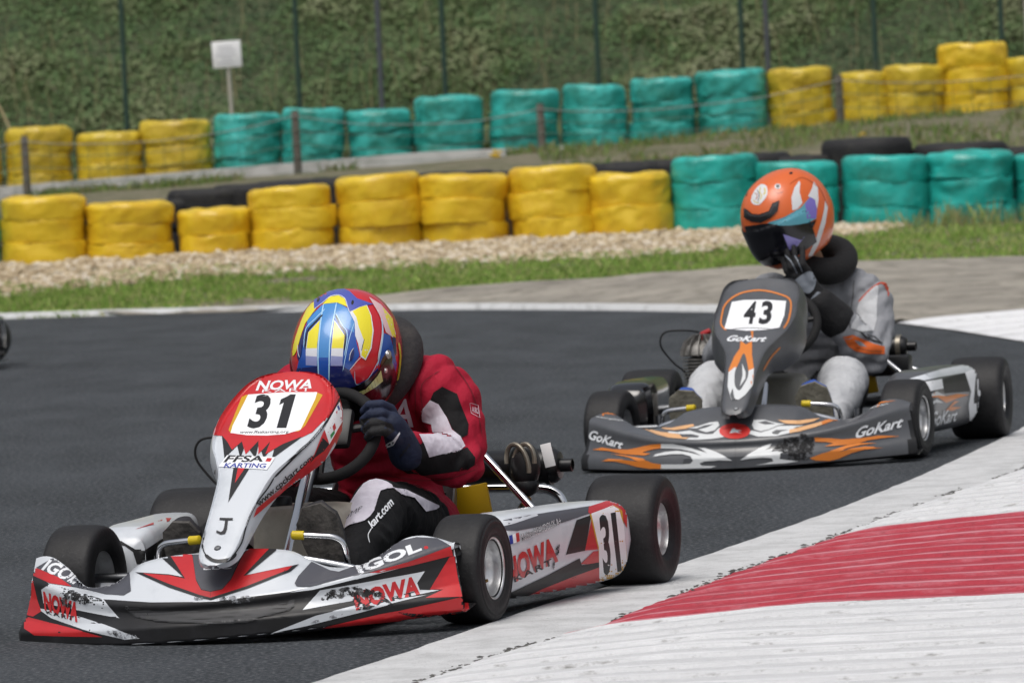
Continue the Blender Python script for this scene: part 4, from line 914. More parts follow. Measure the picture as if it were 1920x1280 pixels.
L.append(S(z1, [(895, 700), (850, 800), (740, 950), (640, 1050), (560, 1130), (490, 1200)], 3.5, L_ink)); L.append(S(None, [(513, 895), (501, 915), (479, 945), (462, 982), (452, 1017), (436, 1042)], 2.6, L_ink)); L.append(S(None, [(405, 880), (391, 939), (382, 995), (381, 1029), (391, 1046)], 2.2, L_ink)); L.append(S(z2, [(1225, 640), (1290, 680), (1380, 672), (1430, 630)], 6, L_ink))
L.append(P(z2, [(1325, 395), (1412, 397), (1410, 410), (1378, 410), (1372, 470), (1358, 500), (1330, 506), (1300, 492), (1304, 478), (1332, 490), (1346, 480), (1354, 455), (1360, 410), (1322, 408)], L_ink))
L.append(P(None, [(650, 765), (644, 800), (621, 838), (606, 866), (560, 900), (520, 930), (474, 970), (480, 953), (540, 903), (588, 852), (604, 812), (632, 768)], L_red)); L.append(P(z1, [(735, 1060), (780, 960), (820, 1000), (790, 1040), (740, 1075), (700, 1120)], L_blk)); L.append(P(z1, [(560, 1110), (660, 1020), (715, 975), (690, 1000), (640, 1060)], L_blk))
L.append(T(None, 'www.cpckart.com', [(478, 940), (583, 850), (588, 862), (486, 953)], L_ink, bold=.02))
L.append(P(z1, [(880, 748), (916, 830), (820, 1002), (790, 908)], L_plate)); L.append(P(z1, [(866, 775), (874, 766), (884, 790), (876, 802)], L_blue)); L.append(P(z1, [(882, 760), (890, 775), (896, 800), (889, 795)], L_red)); L.append(P(z1, [(838, 895), (852, 872), (860, 905), (845, 925)], L_red)); L.append(P(z1, [(825, 945), (850, 915), (852, 935), (828, 970)], mat('sticker_green', '#2f8a4a', .5)))
decals('livery', 1, pan1, L, pan1, 4)
# ---------------- kart 31, side pods
L = []
L.append(P(z4, [(500, 600), (700, 560), (1100, 500), (1100, 545), (920, 605), (720, 640), (640, 655), (500, 650)], L_grey)); L.append(P(z4, [(500, 590), (760, 545), (770, 560), (620, 610), (500, 640)], w_body))
L.append(P(z4, [(1012, 588), (1105, 555), (1066, 780), (945, 806)], L_blk)); L.append(P(z4, [(1105, 590), (1148, 772), (1065, 779)], L_red)); L.append(P(z4, [(1035, 866), (1118, 786), (1155, 780), (1155, 862)], L_red))
L.append(P(z4, [(500, 1085), (565, 1060), (830, 935), (1032, 828), (1045, 872), (1160, 852), (1160, 892), (800, 1022), (600, 1112), (500, 1150)], L_blk)); L.append(P(z4, [(560, 1140), (600, 1110), (800, 1020), (1000, 940), (1160, 883), (1180, 1050), (950, 1090), (760, 1130), (560, 1180)], L_red))
L.append(P(z4, [(1085, 540), (1090, 505), (1200, 470), (1270, 470), (1330, 540), (1330, 640), (1270, 510), (1240, 500), (1100, 550)], L_red))
L.append(P(z4, [(1095, 552), (1150, 540), (1255, 495), (1300, 530), (1336, 880), (1322, 945), (1170, 1030), (1145, 1010), (1158, 960), (1150, 780)], L_yel)); L.append(P(z4, [(1104, 548), (1240, 497), (1278, 520), (1310, 620), (1334, 885), (1250, 960), (1190, 1000), (1172, 980), (1155, 950), (1152, 760)], L_plate))
L.append(T(z4, '3', [(1150, 560), (1212, 545), (1232, 925), (1185, 940)], L_ink, bold=.03)); L.append(T(z4, '1', [(1226, 545), (1258, 538), (1297, 903), (1270, 915)], L_ink, bold=.03)); L.append(T(z4, 'www.ffsakarting.org', [(1186, 972), (1310, 915), (1312, 926), (1188, 985)], L_ink))
L.append(T(z4, 'NOWA', [(560, 838), (865, 690), (897, 848), (575, 1005)], L_red, bold=.05)); L.append(T(z4, 'KART', [(612, 945), (850, 828), (862, 868), (620, 980)], L_ink, bold=.02, space=1.3))
L.append(P(z4, [(585, 688), (606, 680), (612, 735), (592, 742)], L_blue)); L.append(P(z4, [(606, 680), (626, 673), (632, 728), (612, 735)], L_plate)); L.append(P(z4, [(626, 673), (646, 666), (652, 720), (632, 728)], L_red)); L.append(S(z4, [(548, 750), (590, 735)], 3, L_ink, 0))
for m_, b_ in ((L_ink, .05), (L_white, .0)): L.append(T(z4, 'Mathieu BEAUDOUX A+', [(655, 678), (905, 572), (915, 612), (665, 722)], m_, bold=b_))
L.append(smear(z4, (890, 780), 14, 50, .2, L_smear)); L.append(smear(z4, (865, 875), 12, 30, .1, L_scuff)); L.append(smear(z4, (965, 1035), 10, 24, -.4, L_smear)); L.append(smear(z4, (1320, 915), 12, 30, .3, L_smear))
decals('livery', 1, pod1[1], L, pod1[1], 4)
L = [P(z2, [(600, 560), (665, 545), (760, 602), (830, 602), (915, 545), (1000, 500), (1050, 560), (1000, 700), (770, 700), (745, 620), (690, 580)], L_blk), P(z2, [(760, 470), (960, 395), (1000, 395), (985, 415), (850, 445)], L_red), P(z2, [(600, 600), (690, 582), (745, 622), (755, 700), (760, 780), (600, 780)], w_body)]
decals('livery', 1, pod1[-1], L, pod1[-1], 8)
# ---------------- kart 43
L = []
z8, z9 = zoomed(1090, 760, 6.4), zoomed(1380, 740, 6)
L_or2 = mat('flame_peach', '#d9a878', .38, coat=.15)
L.append(P(z8, [(235, 95), (340, 88), (450, 113), (560, 163), (700, 238), (830, 288), (960, 318), (1050, 328), (1180, 345), (1210, 380), (1300, 385), (1250, 402), (1050, 386), (900, 346), (760, 286), (640, 226), (520, 156), (400, 110)], L_or2)); L.append(P(z8, [(235, 95), (340, 88), (450, 113), (560, 163), (700, 238), (760, 262), (760, 286), (640, 226), (520, 156), (400, 110)], L_or)); L.append(P(z8, [(900, 250), (980, 265), (1080, 270), (1200, 245), (1340, 223), (1362, 245), (1250, 280), (1120, 296), (1000, 286)], L_or2))
L.append(P(z8, [(1040, 310), (1150, 320), (1300, 300), (1400, 330), (1500, 347), (1580, 342), (1650, 272), (1690, 270), (1710, 380), (1560, 402), (1400, 412), (1250, 412), (1300, 387), (1400, 387), (1412, 365), (1330, 345), (1220, 345), (1050, 330)], L_pale)); L.append(P(z8, [(1280, 272), (1400, 250), (1540, 205), (1640, 193), (1658, 240), (1600, 300), (1500, 322), (1400, 292), (1500, 267), (1592, 223), (1480, 240), (1380, 277)], L_pale))
L.append(P(z9, [(180, 340), (200, 283), (320, 283), (470, 320), (560, 330), (470, 345), (380, 385), (280, 412), (205, 390)], L_pale)); L.append(P(z9, [(245, 312), (330, 294), (450, 330), (330, 337)], g_body)); L.append(P(z9, [(125, 432), (180, 402), (280, 425), (390, 390), (480, 352), (600, 350), (760, 345), (640, 375), (720, 380), (800, 387), (600, 432), (450, 467), (250, 472)], L_pale)); L.append(P(z9, [(400, 425), (450, 395), (595, 395), (505, 416), (470, 447), (420, 443)], g_body)); L.append(P(z9, [(470, 285), (700, 290), (945, 263), (870, 302), (720, 332), (560, 325)], L_or2)); L.append(P(z9, [(600, 395), (760, 355), (900, 320), (1080, 263), (1220, 218), (1350, 143), (1500, 93), (1800, 65), (1550, 112), (1400, 162), (1250, 237), (1100, 292), (900, 362), (720, 412), (600, 432)], L_or2)); L.append(P(z9, [(960, 303), (1080, 263), (1220, 218), (1350, 143), (1500, 93), (1800, 65), (1550, 112), (1400, 162), (1250, 237), (1100, 292), (970, 338)], L_or))
L.append((oval(z5([(1003, 971)])[0], 29, 14.5, mat('badge_red', '#d3332e', .4))))
L.append(P(z5, [(970, 985), (985, 960), (1000, 952), (1010, 962), (1050, 968), (1020, 975), (1045, 985), (1005, 980)], L_white))
L.append(T(z5, 'KART RACING', [(925, 950), (1080, 932), (1085, 945), (930, 962)], mat('badge_ink', '#7a1a18', .5))); L.append(S(z5, [(1005, 1020), (1008, 1215)], .8, L_ink, 0))
for m_, b_ in ((L_ink, .07), (L_white, .03)):
    L.append(T(z5, 'GoKart', [(95, 958), (306, 1035), (292, 1085), (80, 1020)], m_, bold=b_, shear=.25)); L.append(T(z6, 'GoKart', [(430, 945), (722, 876), (712, 945), (412, 1020)], m_, bold=b_, shear=.25))
L.append(T(z5, 'www.gokart', [(130, 875), (300, 900), (295, 914), (128, 888)], L_pale)); L.append(T(z6, 'www.gokart', [(415, 838), (620, 792), (632, 806), (425, 852)], L_pale))
L.append(P(z8, [(135, 530), (250, 505), (390, 525), (560, 530), (700, 500), (830, 468), (965, 458), (965, 512), (860, 525), (760, 555), (740, 565), (835, 580), (760, 602), (600, 592), (470, 577), (340, 545)], L_or)); L.append(P(z8, [(350, 580), (470, 590), (620, 618), (740, 640), (860, 690), (965, 705), (965, 757), (820, 757), (680, 737), (560, 702), (400, 667), (245, 665), (330, 643), (450, 648), (560, 655), (685, 668), (560, 622)], L_or))
L.append(P(z8, [(960, 458), (1100, 458), (1250, 488), (1400, 540), (1510, 572), (1400, 498), (1500, 513), (1620, 560), (1815, 660), (1660, 655), (1480, 670), (1420, 692), (1450, 720), (1625, 725), (1560, 747), (1200, 757), (960, 757), (960, 705), (1200, 705), (1310, 697), (1345, 660), (1310, 612), (1220, 586), (1100, 586), (960, 602), (862, 617), (900, 585), (1010, 558), (1150, 545), (1290, 565), (1445, 607), (1350, 560), (1200, 525), (1050, 514), (960, 514)], L_pale))
L.append(P(z9, [(45, 732), (160, 660), (300, 580), (402, 543), (380, 590), (330, 622), (422, 600), (400, 642), (585, 624), (500, 662), (490, 720), (560, 730), (700, 745), (560, 767), (218, 787), (330, 770), (420, 745), (402, 710), (300, 705), (160, 715)], L_pale)); L.append(P(z9, [(880, 478), (1000, 484), (1200, 500), (1400, 488), (1600, 458), (1835, 465), (1650, 486), (1480, 512), (1380, 545), (1250, 562), (1100, 577), (995, 582), (1092, 546), (1000, 530), (890, 527)], L_or)); L.append(P(z9, [(825, 712), (960, 660), (1100, 620), (1250, 566), (1400, 545), (1585, 545), (1400, 566), (1250, 602), (1150, 642), (1300, 605), (1450, 584), (1662, 595), (1450, 612), (1300, 652), (1150, 717), (1050, 742), (900, 737)], L_or))
for c, rx, ry, a in (((650, 600), 240, 130, 0), ((760, 570), 150, 140, 0), ((560, 560), 150, 60, -.1), ((700, 700), 140, 50, 0)): L.append(smear(z9, c, rx, ry, a, L_smear, 30, .5))
decals('livery', 2, fair2, L, fair2, 3.2)
L = [S(z5, [(950, 335), (918, 300), (920, 250), (945, 170), (1030, 105), (1160, 82), (1290, 108), (1355, 150), (1345, 260), (1310, 325)], 3, L_or), P(z5, [(985, 156), (1060, 144), (1200, 142), (1327, 150), (1316, 240), (1285, 318), (1180, 334), (1080, 338), (938, 324)], L_plate), T(z5, '4', [(1078, 152), (1150, 152), (1124, 296), (1050, 296)], L_ink, bold=.035), T(z5, '3', [(1178, 150), (1250, 150), (1228, 298), (1150, 298)], L_ink, bold=.035), S(z5, [(985, 328), (1090, 320), (1230, 326)], 1.2, L_ink), T(z5, 'GoKart', [(968, 366), (1212, 372), (1195, 408), (948, 405)], L_white, bold=.035, shear=.25),
     P(z5, [(1040, 400), (1075, 425), (1112, 402), (1112, 490), (1124, 580), (1117, 680), (1070, 742), (1030, 772), (982, 772), (958, 690), (966, 580), (1000, 500), (1035, 450)], L_or), P(z5, [(964, 600), (1003, 568), (1090, 590), (1124, 575), (1117, 680), (1070, 742), (1030, 772), (982, 772), (958, 690)], L_pale), P(z5, [(1062, 480), (1085, 560), (1088, 620), (1060, 680), (1030, 715), (1004, 680), (1004, 600), (1030, 540)], g_body, 3), P(z5, [(1050, 545), (1072, 600), (1070, 640), (1035, 690), (1052, 620)], L_pale), P(z5, [(990, 700), (1000, 760), (1012, 770), (985, 778), (975, 740)], g_body), S(z5, [(1290, 440), (1230, 505), (1180, 590)], 3, L_or), P(z5, [(1105, 340), (1120, 340), (1118, 385), (1110, 385)], L_or)]
decals('livery', 2, pan2, L, pan2, 3.5)
L = [P(z6, [(760, 640), (960, 580), (1140, 545), (1200, 548), (1120, 600), (960, 628), (830, 655)], w_body), P(z6, [(838, 662), (962, 640), (972, 700), (850, 726)], L_plate), P(z6, [(972, 640), (1112, 602), (1138, 720), (980, 732)], L_blk), P(z6, [(868, 752), (930, 718), (990, 750), (1060, 735), (1135, 740), (1060, 762), (990, 792), (940, 758)], L_or), P(z6, [(868, 752), (930, 718), (985, 748), (940, 745)], L_pale), P(z6, [(880, 800), (930, 768), (970, 790), (920, 790), (885, 830)], L_pale), P(z6, [(985, 840), (1040, 780), (1070, 780), (1020, 815), (1085, 818), (1030, 840)], L_or)]
for m_, b_ in ((L_ink, .06), (L_white, .025)): L.append(T(z6, 'GoKart', [(900, 845), (1066, 830), (1052, 905), (885, 950)], m_, bold=b_, shear=.25))
L += [P(z6, [(1108, 602), (1195, 560), (1226, 640), (1242, 760), (1226, 890), (1138, 915), (1130, 800), (1146, 720)], L_plate), T(z6, '4', [(1155, 622), (1186, 612), (1196, 860), (1168, 872)], L_ink, bold=.03), T(z6, '3', [(1192, 610), (1216, 604), (1226, 850), (1204, 858)], L_ink, bold=.03)]
decals('livery', 2, pod2[1], L, pod2[1], 3.5)
# =================================================================== DRIVERS
def blob_mesh(name, chains, voxel, mats, parent, fold=.0, seed=0, pick=None, smooth_it=6, creases=()):
    """one continuous skin grown over joint chains [(point, radius), ...]; radius may be (x, y, z)"""
    mb = MB()
    for ch in chains:
        for (p0, r0), (p1, r1) in zip(ch[:-1], ch[1:]):
            p0, p1 = Vector(p0), Vector(p1); a0 = Vector(r0 if isinstance(r0, tuple) else (r0,) * 3); a1 = Vector(r1 if isinstance(r1, tuple) else (r1,) * 3)
            n = max(2, int((p1 - p0).length / (.3 * min(min(a0), min(a1)))) + 1)
            for i in range(n + 1): t = i / n; mb.sphere(p0.lerp(p1, t), tuple(a0.lerp(a1, t)), 20)
        if len(ch) == 1: mb.sphere(ch[0][0], ch[0][1], 20)
    me = bpy.data.meshes.new(name); me.from_pydata(mb.V, [], mb.F); me.update()
    bm = bmesh.new(); bm.from_mesh(me); bmesh.ops.remove_doubles(bm, verts=bm.verts, dist=1e-6); bmesh.ops.recalc_face_normals(bm, faces=bm.faces); bm.to_mesh(me); bm.free()
    tmp = bpy.data.objects.new(name, me); COL.objects.link(tmp)
    r = tmp.modifiers.new('r', 'REMESH'); r.mode = 'VOXEL'; r.voxel_size = voxel
    s = tmp.modifiers.new('s', 'SMOOTH'); s.iterations = smooth_it; s.factor = .5
    bpy.context.view_layer.update(); dg = bpy.context.evaluated_depsgraph_get(); out = bpy.data.meshes.new_from_object(tmp.evaluated_get(dg))
    bpy.data.objects.remove(tmp); out.name = name
    if fold:
        N = [v.normal.copy() for v in out.vertices]
        for v, nn in zip(out.vertices, N):
            c = v.co; w1 = noise.noise((c.x * 7 + seed, c.y * 7, c.z * 7)) ; w2 = noise.noise((c.x * 11 + c.z * 9 + seed, c.y * 15, c.z * 16 - c.x * 12)); w3 = noise.noise((c.x * 30, c.y * 34, c.z * 40 + seed))
            cr = 0
            for (jc, ax) in creases:
                q = c - Vector(jc); r2 = q.length_squared
                if r2 < .045:
                    t_ = q.dot(Vector(ax)) * 150 + 5 * w1 + 2 * noise.noise((c.x * 14, c.y * 14 + seed, c.z * 14)); cr += math.exp(-r2 / .012) * (abs(math.sin(t_ * .36)) ** 1.3 - .55) * (.6 + .8 * abs(w2))
            v.co = c + nn * (fold * (.7 * w1 + 1.1 * (.5 - abs(w2)) + .2 * (.5 - abs(w3))) + .017 * cr)
        out.update()
    o = link(name, out, mats, parent)
    if pick: out.polygons.foreach_set('material_index', [pick(p.center) for p in out.polygons])
    return o
def seg_d(p, a, b):
    a, b = Vector(a), Vector(b); t = max(0, min(1, (p - a).dot(b - a) / (b - a).length_squared)); return (p - a - (b - a) * t).length
def helmet_shell(name, M, hl, hw, hh, m, parent, inset=0, az=None, el=None, nu=72, nv=44):
    """full-face shell; az/el limits give a patch such as the visor"""
    az = az or (-math.pi, math.pi); el = el or (-math.pi / 2, math.pi / 2); full = az[1] - az[0] > 6; V = []; F = []
    for j in range(nv + 1):
        e = el[0] + (el[1] - el[0]) * j / nv
        for i in range(nu + (0 if full else 1)):
            a = az[0] + (az[1] - az[0]) * i / nu; c, s, ce, se = math.cos(a), math.sin(a), math.cos(e), math.sin(e)
            d = Vector((c * ce, s * ce, se)); p_ = 2.25
            r = (abs(d.x / hl) ** p_ + abs(d.y / hw) ** p_ + abs(d.z / hh) ** p_) ** (-1 / p_) + inset
            v = d * r
            if v.x > 0: v.x *= 1 + .10 * smooth((-v.z / hh + .05) / .5); v.y *= 1 - .10 * smooth(v.x / hl - .2) * smooth((-v.z / hh + .1) / .5)
            else: v.z += .02 * smooth(-v.x / hl) * smooth(-v.z / hh * 2)
            zc = -.80 * hh
            if v.z < zc: k = (v.z - zc) / (-.2 * hh); v.z = zc - .004 * k; v.x *= 1 - .35 * k; v.y *= 1 - .35 * k
            V.append(M @ v)
    n = nu if full else nu + 1
    for j in range(nv):
        for i in range(nu): F.append((j * n + i, j * n + (i + 1) % n, (j + 1) * n + (i + 1) % n, (j + 1) * n + i))
    mb = MB(); mb.V = V; mb.F = F; return mb.build(name, m, parent, sh=55)
def boot(parent, heel, toe, up, w, m_up, m_so):
    """racing boot: sole outline swept along the foot with a rounded upper"""
    heel, toe = Vector(heel), Vector(toe); fx = (toe - heel); ln = fx.length; fx.normalize(); up = Vector(up); up = (up - fx * up.dot(fx)).normalized(); sx = fx.cross(up)
    rings = []; sol = []
    for q in np.linspace(0, 1, 13):
        ww = w * (.62 + .38 * smooth(q / .65)) * (1 - .55 * smooth((q - .82) / .18)) * (.7 + .3 * smooth(q / .08)); hgt = .055 + .05 * smooth((.45 - q) / .4) - .02 * smooth((q - .7) / .3)
        c = heel + fx * (ln * q); ring = []
        for a in np.linspace(0, math.pi, 13): ring.append(c + sx * (ww * math.cos(a)) + up * (hgt * math.sin(a) ** .8))
        rings.append(ring)
        sol.append([c + sx * ww * 1.06, c + sx * ww * 1.06 - up * .013, c - up * .016, c - sx * ww * 1.06 - up * .013, c - sx * ww * 1.06, c + up * .002])
    b = MB().loft(rings).build('boot', m_up, parent, sh=70); MB().loft(sol).build('sole', m_so, b, sh=30); return b
def torus(name, c, ax, R, r, m, parent, sq=1.0):
    M = axis_matrix(c, ax); rng_ = np.linspace(0, 2 * math.pi, 41)[:-1]
    return MB().tube([M @ Vector((R * math.cos(a), R * math.sin(a), .012 * math.cos(2 * a))) for a in rng_], [r * (1 + .06 * math.sin(3 * a)) for a in rng_], 18, closed=True).build(name, m, parent)
cloth = dict(rough=.85, spec=.2)
s_red = mat('suit_red', '#a51b34', .8, spec=.25, var=(7, '#90172c', .42, .7), bump=(26, .5, (1, 1.3, .8), .014)); s_blk = mat('suit_black', '#151517', .8, spec=.25, bump=(26, .5, (1, 1.3, .8), .014)); s_wht = mat('suit_white', '#cfcbd6', .8, spec=.2, var=(12, '#b9b4c0', .45, .7), bump=(26, .5, (1, 1.3, .8), .014)); s_seam = mat('suit_seam', '#6d0f20', .8)
s_gry = mat('suit_grey', '#8d8f94', .75, spec=.3, var=(5, '#76787c', .42, .7), bump=(26, .5, (1, 1.3, .8), .014)); s_lgt = mat('suit_light', '#bdbfc2', .75, var=(9, '#a9abaf', .45, .7), bump=(26, .5, (1, 1.3, .8), .014)); s_dk = mat('suit_charcoal', '#1d1d20', .8, bump=(34, .4))
def person(k, label):
    t = empty('person', (POSE[k][0], POSE[k][1], 0), math.atan2(-math.cos(POSE[k][2]), -math.sin(POSE[k][2]))); return tag(t, label, 'person', 'kart drivers')
# -------------------------------------------------- driver of kart 31
d1 = person(1, 'driver in red suit and multicoloured helmet crouched over the steering wheel')
Lel, Lwr = (.345, .242, .342), (.565, .182, .398); Rel, Rwr = (.345, -.245, .345), (.565, -.185, .395)
legs = [[((.2, .10, .17), .095), ((.45, .135, .215), .084), ((.69, .152, .255), .068)], [((.69, .152, .255), .068), ((.88, .172, .195), .066), ((1.05, .19, .135), .05)], [((.2, -.10, .17), .095), ((.45, -.14, .215), .084), ((.69, -.17, .255), .068)], [((.69, -.17, .255), .068), ((.88, -.19, .195), .064), ((1.05, -.2, .135), .05)]]
arms = [[((.28, .165, .528), .08), ((.275, .205, .495), .078), ((.30, .235, .42), .066), (Lel, .061)], [(Lel, .061), ((.45, .214, .37), .051), (Lwr, .040)], [((.28, -.17, .522), .085), ((.275, -.21, .49), .086), (Rel, .07)], [(Rel, .07), (Rwr, .044)]]
trunk = [[((.14, 0, .15), (.12, .16, .09)), ((.17, 0, .29), (.115, .125, .11)), ((.235, .0, .42), (.11, .13, .12)), ((.29, .01, .525), (.085, .155, .075))], [((.30, .02, .54), .08), ((.40, .02, .58), .062)]]
def pick1(c):
    dl = min(min(seg_d(c, a[0], b[0]) for a, b in zip(ch[:-1], ch[1:])) for ch in legs); da = min(min(seg_d(c, a[0], b[0]) for a, b in zip(ch[:-1], ch[1:])) for ch in arms)
    return 1 if dl < da and (c.x > .30 or c.z < .2) and dl < .11 else 0
body1 = blob_mesh('body', legs + arms + trunk, .0065, [s_red, s_blk], d1, .008, 3.1, pick1, creases=[(Lel, (.25, -.1, .9)), (Lel, (.95, -.1, .2)), ((.24, 0, .33), (.3, 0, 1)), ((.69, .152, .27), (1, 0, 0)), ((.29, .19, .53), (.1, .8, -.6))])
L = [P(z1, [(1450, 690), (1500, 655), (1590, 700), (1625, 800), (1658, 880), (1652, 945), (1615, 962), (1560, 905), (1530, 835), (1480, 772), (1430, 738)], s_blk),
     P(z1, [(1430, 735), (1480, 760), (1530, 840), (1560, 912), (1610, 952), (1638, 1012), (1600, 1042), (1420, 1078), (1385, 990), (1360, 942), (1450, 942), (1438, 882), (1385, 862), (1378, 800)], s_wht),
     P(z1, [(1385, 985), (1420, 1076), (1620, 1032), (1650, 1020), (1698, 1080), (1692, 1122), (1650, 1152), (1500, 1172), (1390, 1184), (1290, 1174), (1240, 1142), (1300, 1060)], s_blk),
     S(z1, [(1365, 470), (1345, 600), (1340, 720), (1345, 850)], 1.6, s_seam), S(z1, [(1490, 560), (1380, 640), (1385, 780), (1370, 860)], 1.4, s_seam), S(z1, [(1560, 520), (1650, 640), (1700, 760), (1740, 960)], 1.4, s_seam), S(z1, [(1150, 1175), (1350, 1215), (1560, 1200), (1700, 1150)], 1.4, s_seam),
     T(z1, 'A', [(1225, 735), (1335, 720), (1325, 895), (1180, 890)], s_wht, bold=.01), T(z1, 'AKRO', [(1672, 772), (1712, 788), (1718, 822), (1680, 808)], s_wht, bold=.0), S(z1, [(1664, 752), (1712, 768), (1724, 842), (1672, 815), (1664, 752)], 1, s_wht, 0),
     P(z3, [(690, 450), (750, 320), (830, 190), (895, 100), (980, 68), (1060, 92), (1095, 130), (1010, 150), (965, 285), (900, 355), (800, 385)], s_wht, 2), P(z3, [(1090, 125), (1180, 140), (1420, 255), (1390, 275), (1320, 290), (1240, 195), (1150, 172)], s_wht), P(z3, [(60, 360), (130, 280), (250, 170), (275, 240), (230, 300), (220, 560), (150, 560), (60, 480)], s_wht),
     T(z3, 'kart.com', [(915, 372), (1065, 194), (1102, 238), (948, 414)], L_white, bold=.03, shear=.2), T(z3, 'OMP', [(750, 328), (888, 253), (884, 284), (756, 358)], L_ink, bold=.0, shear=.2), T(z3, 'OMP', [(130, 350), (218, 362), (212, 412), (125, 400)], L_ink, bold=.0), S(z3, [(945, 410), (920, 460), (930, 510)], 1.5, L_white)]
decals('suit_print', 1, body1, L, body1, 3, off0=.0022)
# boots
m_boot = mat('black_suede', '#26252a', .85, bump=(40, .3)); m_bluboot = mat('blue_suede', '#2f55a8', .8)
boot(d1, (1.10, .185, .10), (1.135, .138, .300), (-.9, .0, .25), .050, m_boot, m_sole); boot(d1, (1.10, -.205, .12), (1.14, -.195, .270), (-.9, 0, .25), .044, m_boot, m_sole)
# glove closed on the wheel
g_nav = mat('glove_navy', '#17233f', .8, var=(10, '#111a30', .4, .7), bump=(60, .4)); g_blk = mat('glove_black', '#131316', .8, bump=(60, .4)); g_gry = mat('glove_grey', '#8d949e', .7, bump=(60, .3))
wc = Vector((.655, .01, .438)); e2 = Vector((-math.sin(.55), 0, math.cos(.55))); e1 = Vector((0, 1, 0)); nw = e1.cross(e2)
def grip(parent, ang, wrist, m, side):
    a = ang; rim = wc + e1 * (.130 * math.cos(a)) + e2 * (.121 * math.sin(a)); rad = (e1 * math.cos(a) + e2 * math.sin(a)).normalized(); tan = (-e1 * math.sin(a) + e2 * math.cos(a)).normalized() * side
    wr = Vector(wrist); kn = rim + rad * .038 - nw * .012; bw = (wr - kn).normalized(); chains = [[(wr + bw * .022, .044), (wr, .041), (wr.lerp(kn, .35), .037), (wr.lerp(kn, .7), (.034, .032, .038)), (kn, .028)]]
    for i, off in enumerate((.039, .013, -.013, -.037)):
        ln = (.95, 1.06, 1.0, .82)[i]; b = kn + tan * off; r = (.0112, .0116, .0112, .0098)[i]
        chains.append([(wr.lerp(kn, .7) + tan * off * .7, .017), (b + nw * .006, r * 1.12), (rim + tan * off + rad * .024 + nw * .024, r * 1.05), (rim + tan * off * 1.02 - rad * .004 * ln + nw * .031, r), (rim + tan * off - rad * .026 * ln + nw * .012, r * .93), (rim + tan * off - rad * .024 * ln - nw * .012, r * .85)])
    chains.append([(wr.lerp(kn, .4) + tan * .02, .02), (kn + tan * .045 - nw * .022 - rad * .008, .0145), (rim + tan * .055 - nw * .022 - rad * .018, .0125), (rim + tan * .05 - nw * .008 - rad * .03, .011)])
    return blob_mesh('glove', chains, .0026, m, parent, .0012, 1, None, 2)
gl1 = grip(d1, math.radians(12), (.572, .181, .399), g_nav, 1); gr1 = grip(d1, math.radians(168), (.575, -.186, .396), g_nav, -1)
decals('glove_print', 1, gl1, [P(z1, [(1140, 1030), (1165, 1000), (1205, 975), (1245, 925), (1248, 935), (1222, 980), (1210, 1005), (1175, 1020), (1150, 1034)], L_white), P(z1, [(1160, 1012), (1200, 985), (1215, 985), (1200, 1002)], g_nav), T(z1, 'alpi', [(1238, 1070), (1300, 990), (1312, 1010), (1252, 1085)], mat('glove_ink', '#0c0f18', .6), bold=.03), P(z1, [(1000, 850), (1090, 840), (1200, 880), (1215, 920), (1160, 960), (1120, 1060), (1000, 1080)], g_blk)], gl1, 4, off0=.0012)
# neck collar
m_collar = mat('collar_foam', '#2b2a2c', .9, var=(18, '#3a3736', .45, .7), bump=(80, .35))
torus('neck_collar', (.35, .012, .602), (.78, .08, .62), .108, .046, m_collar, d1)
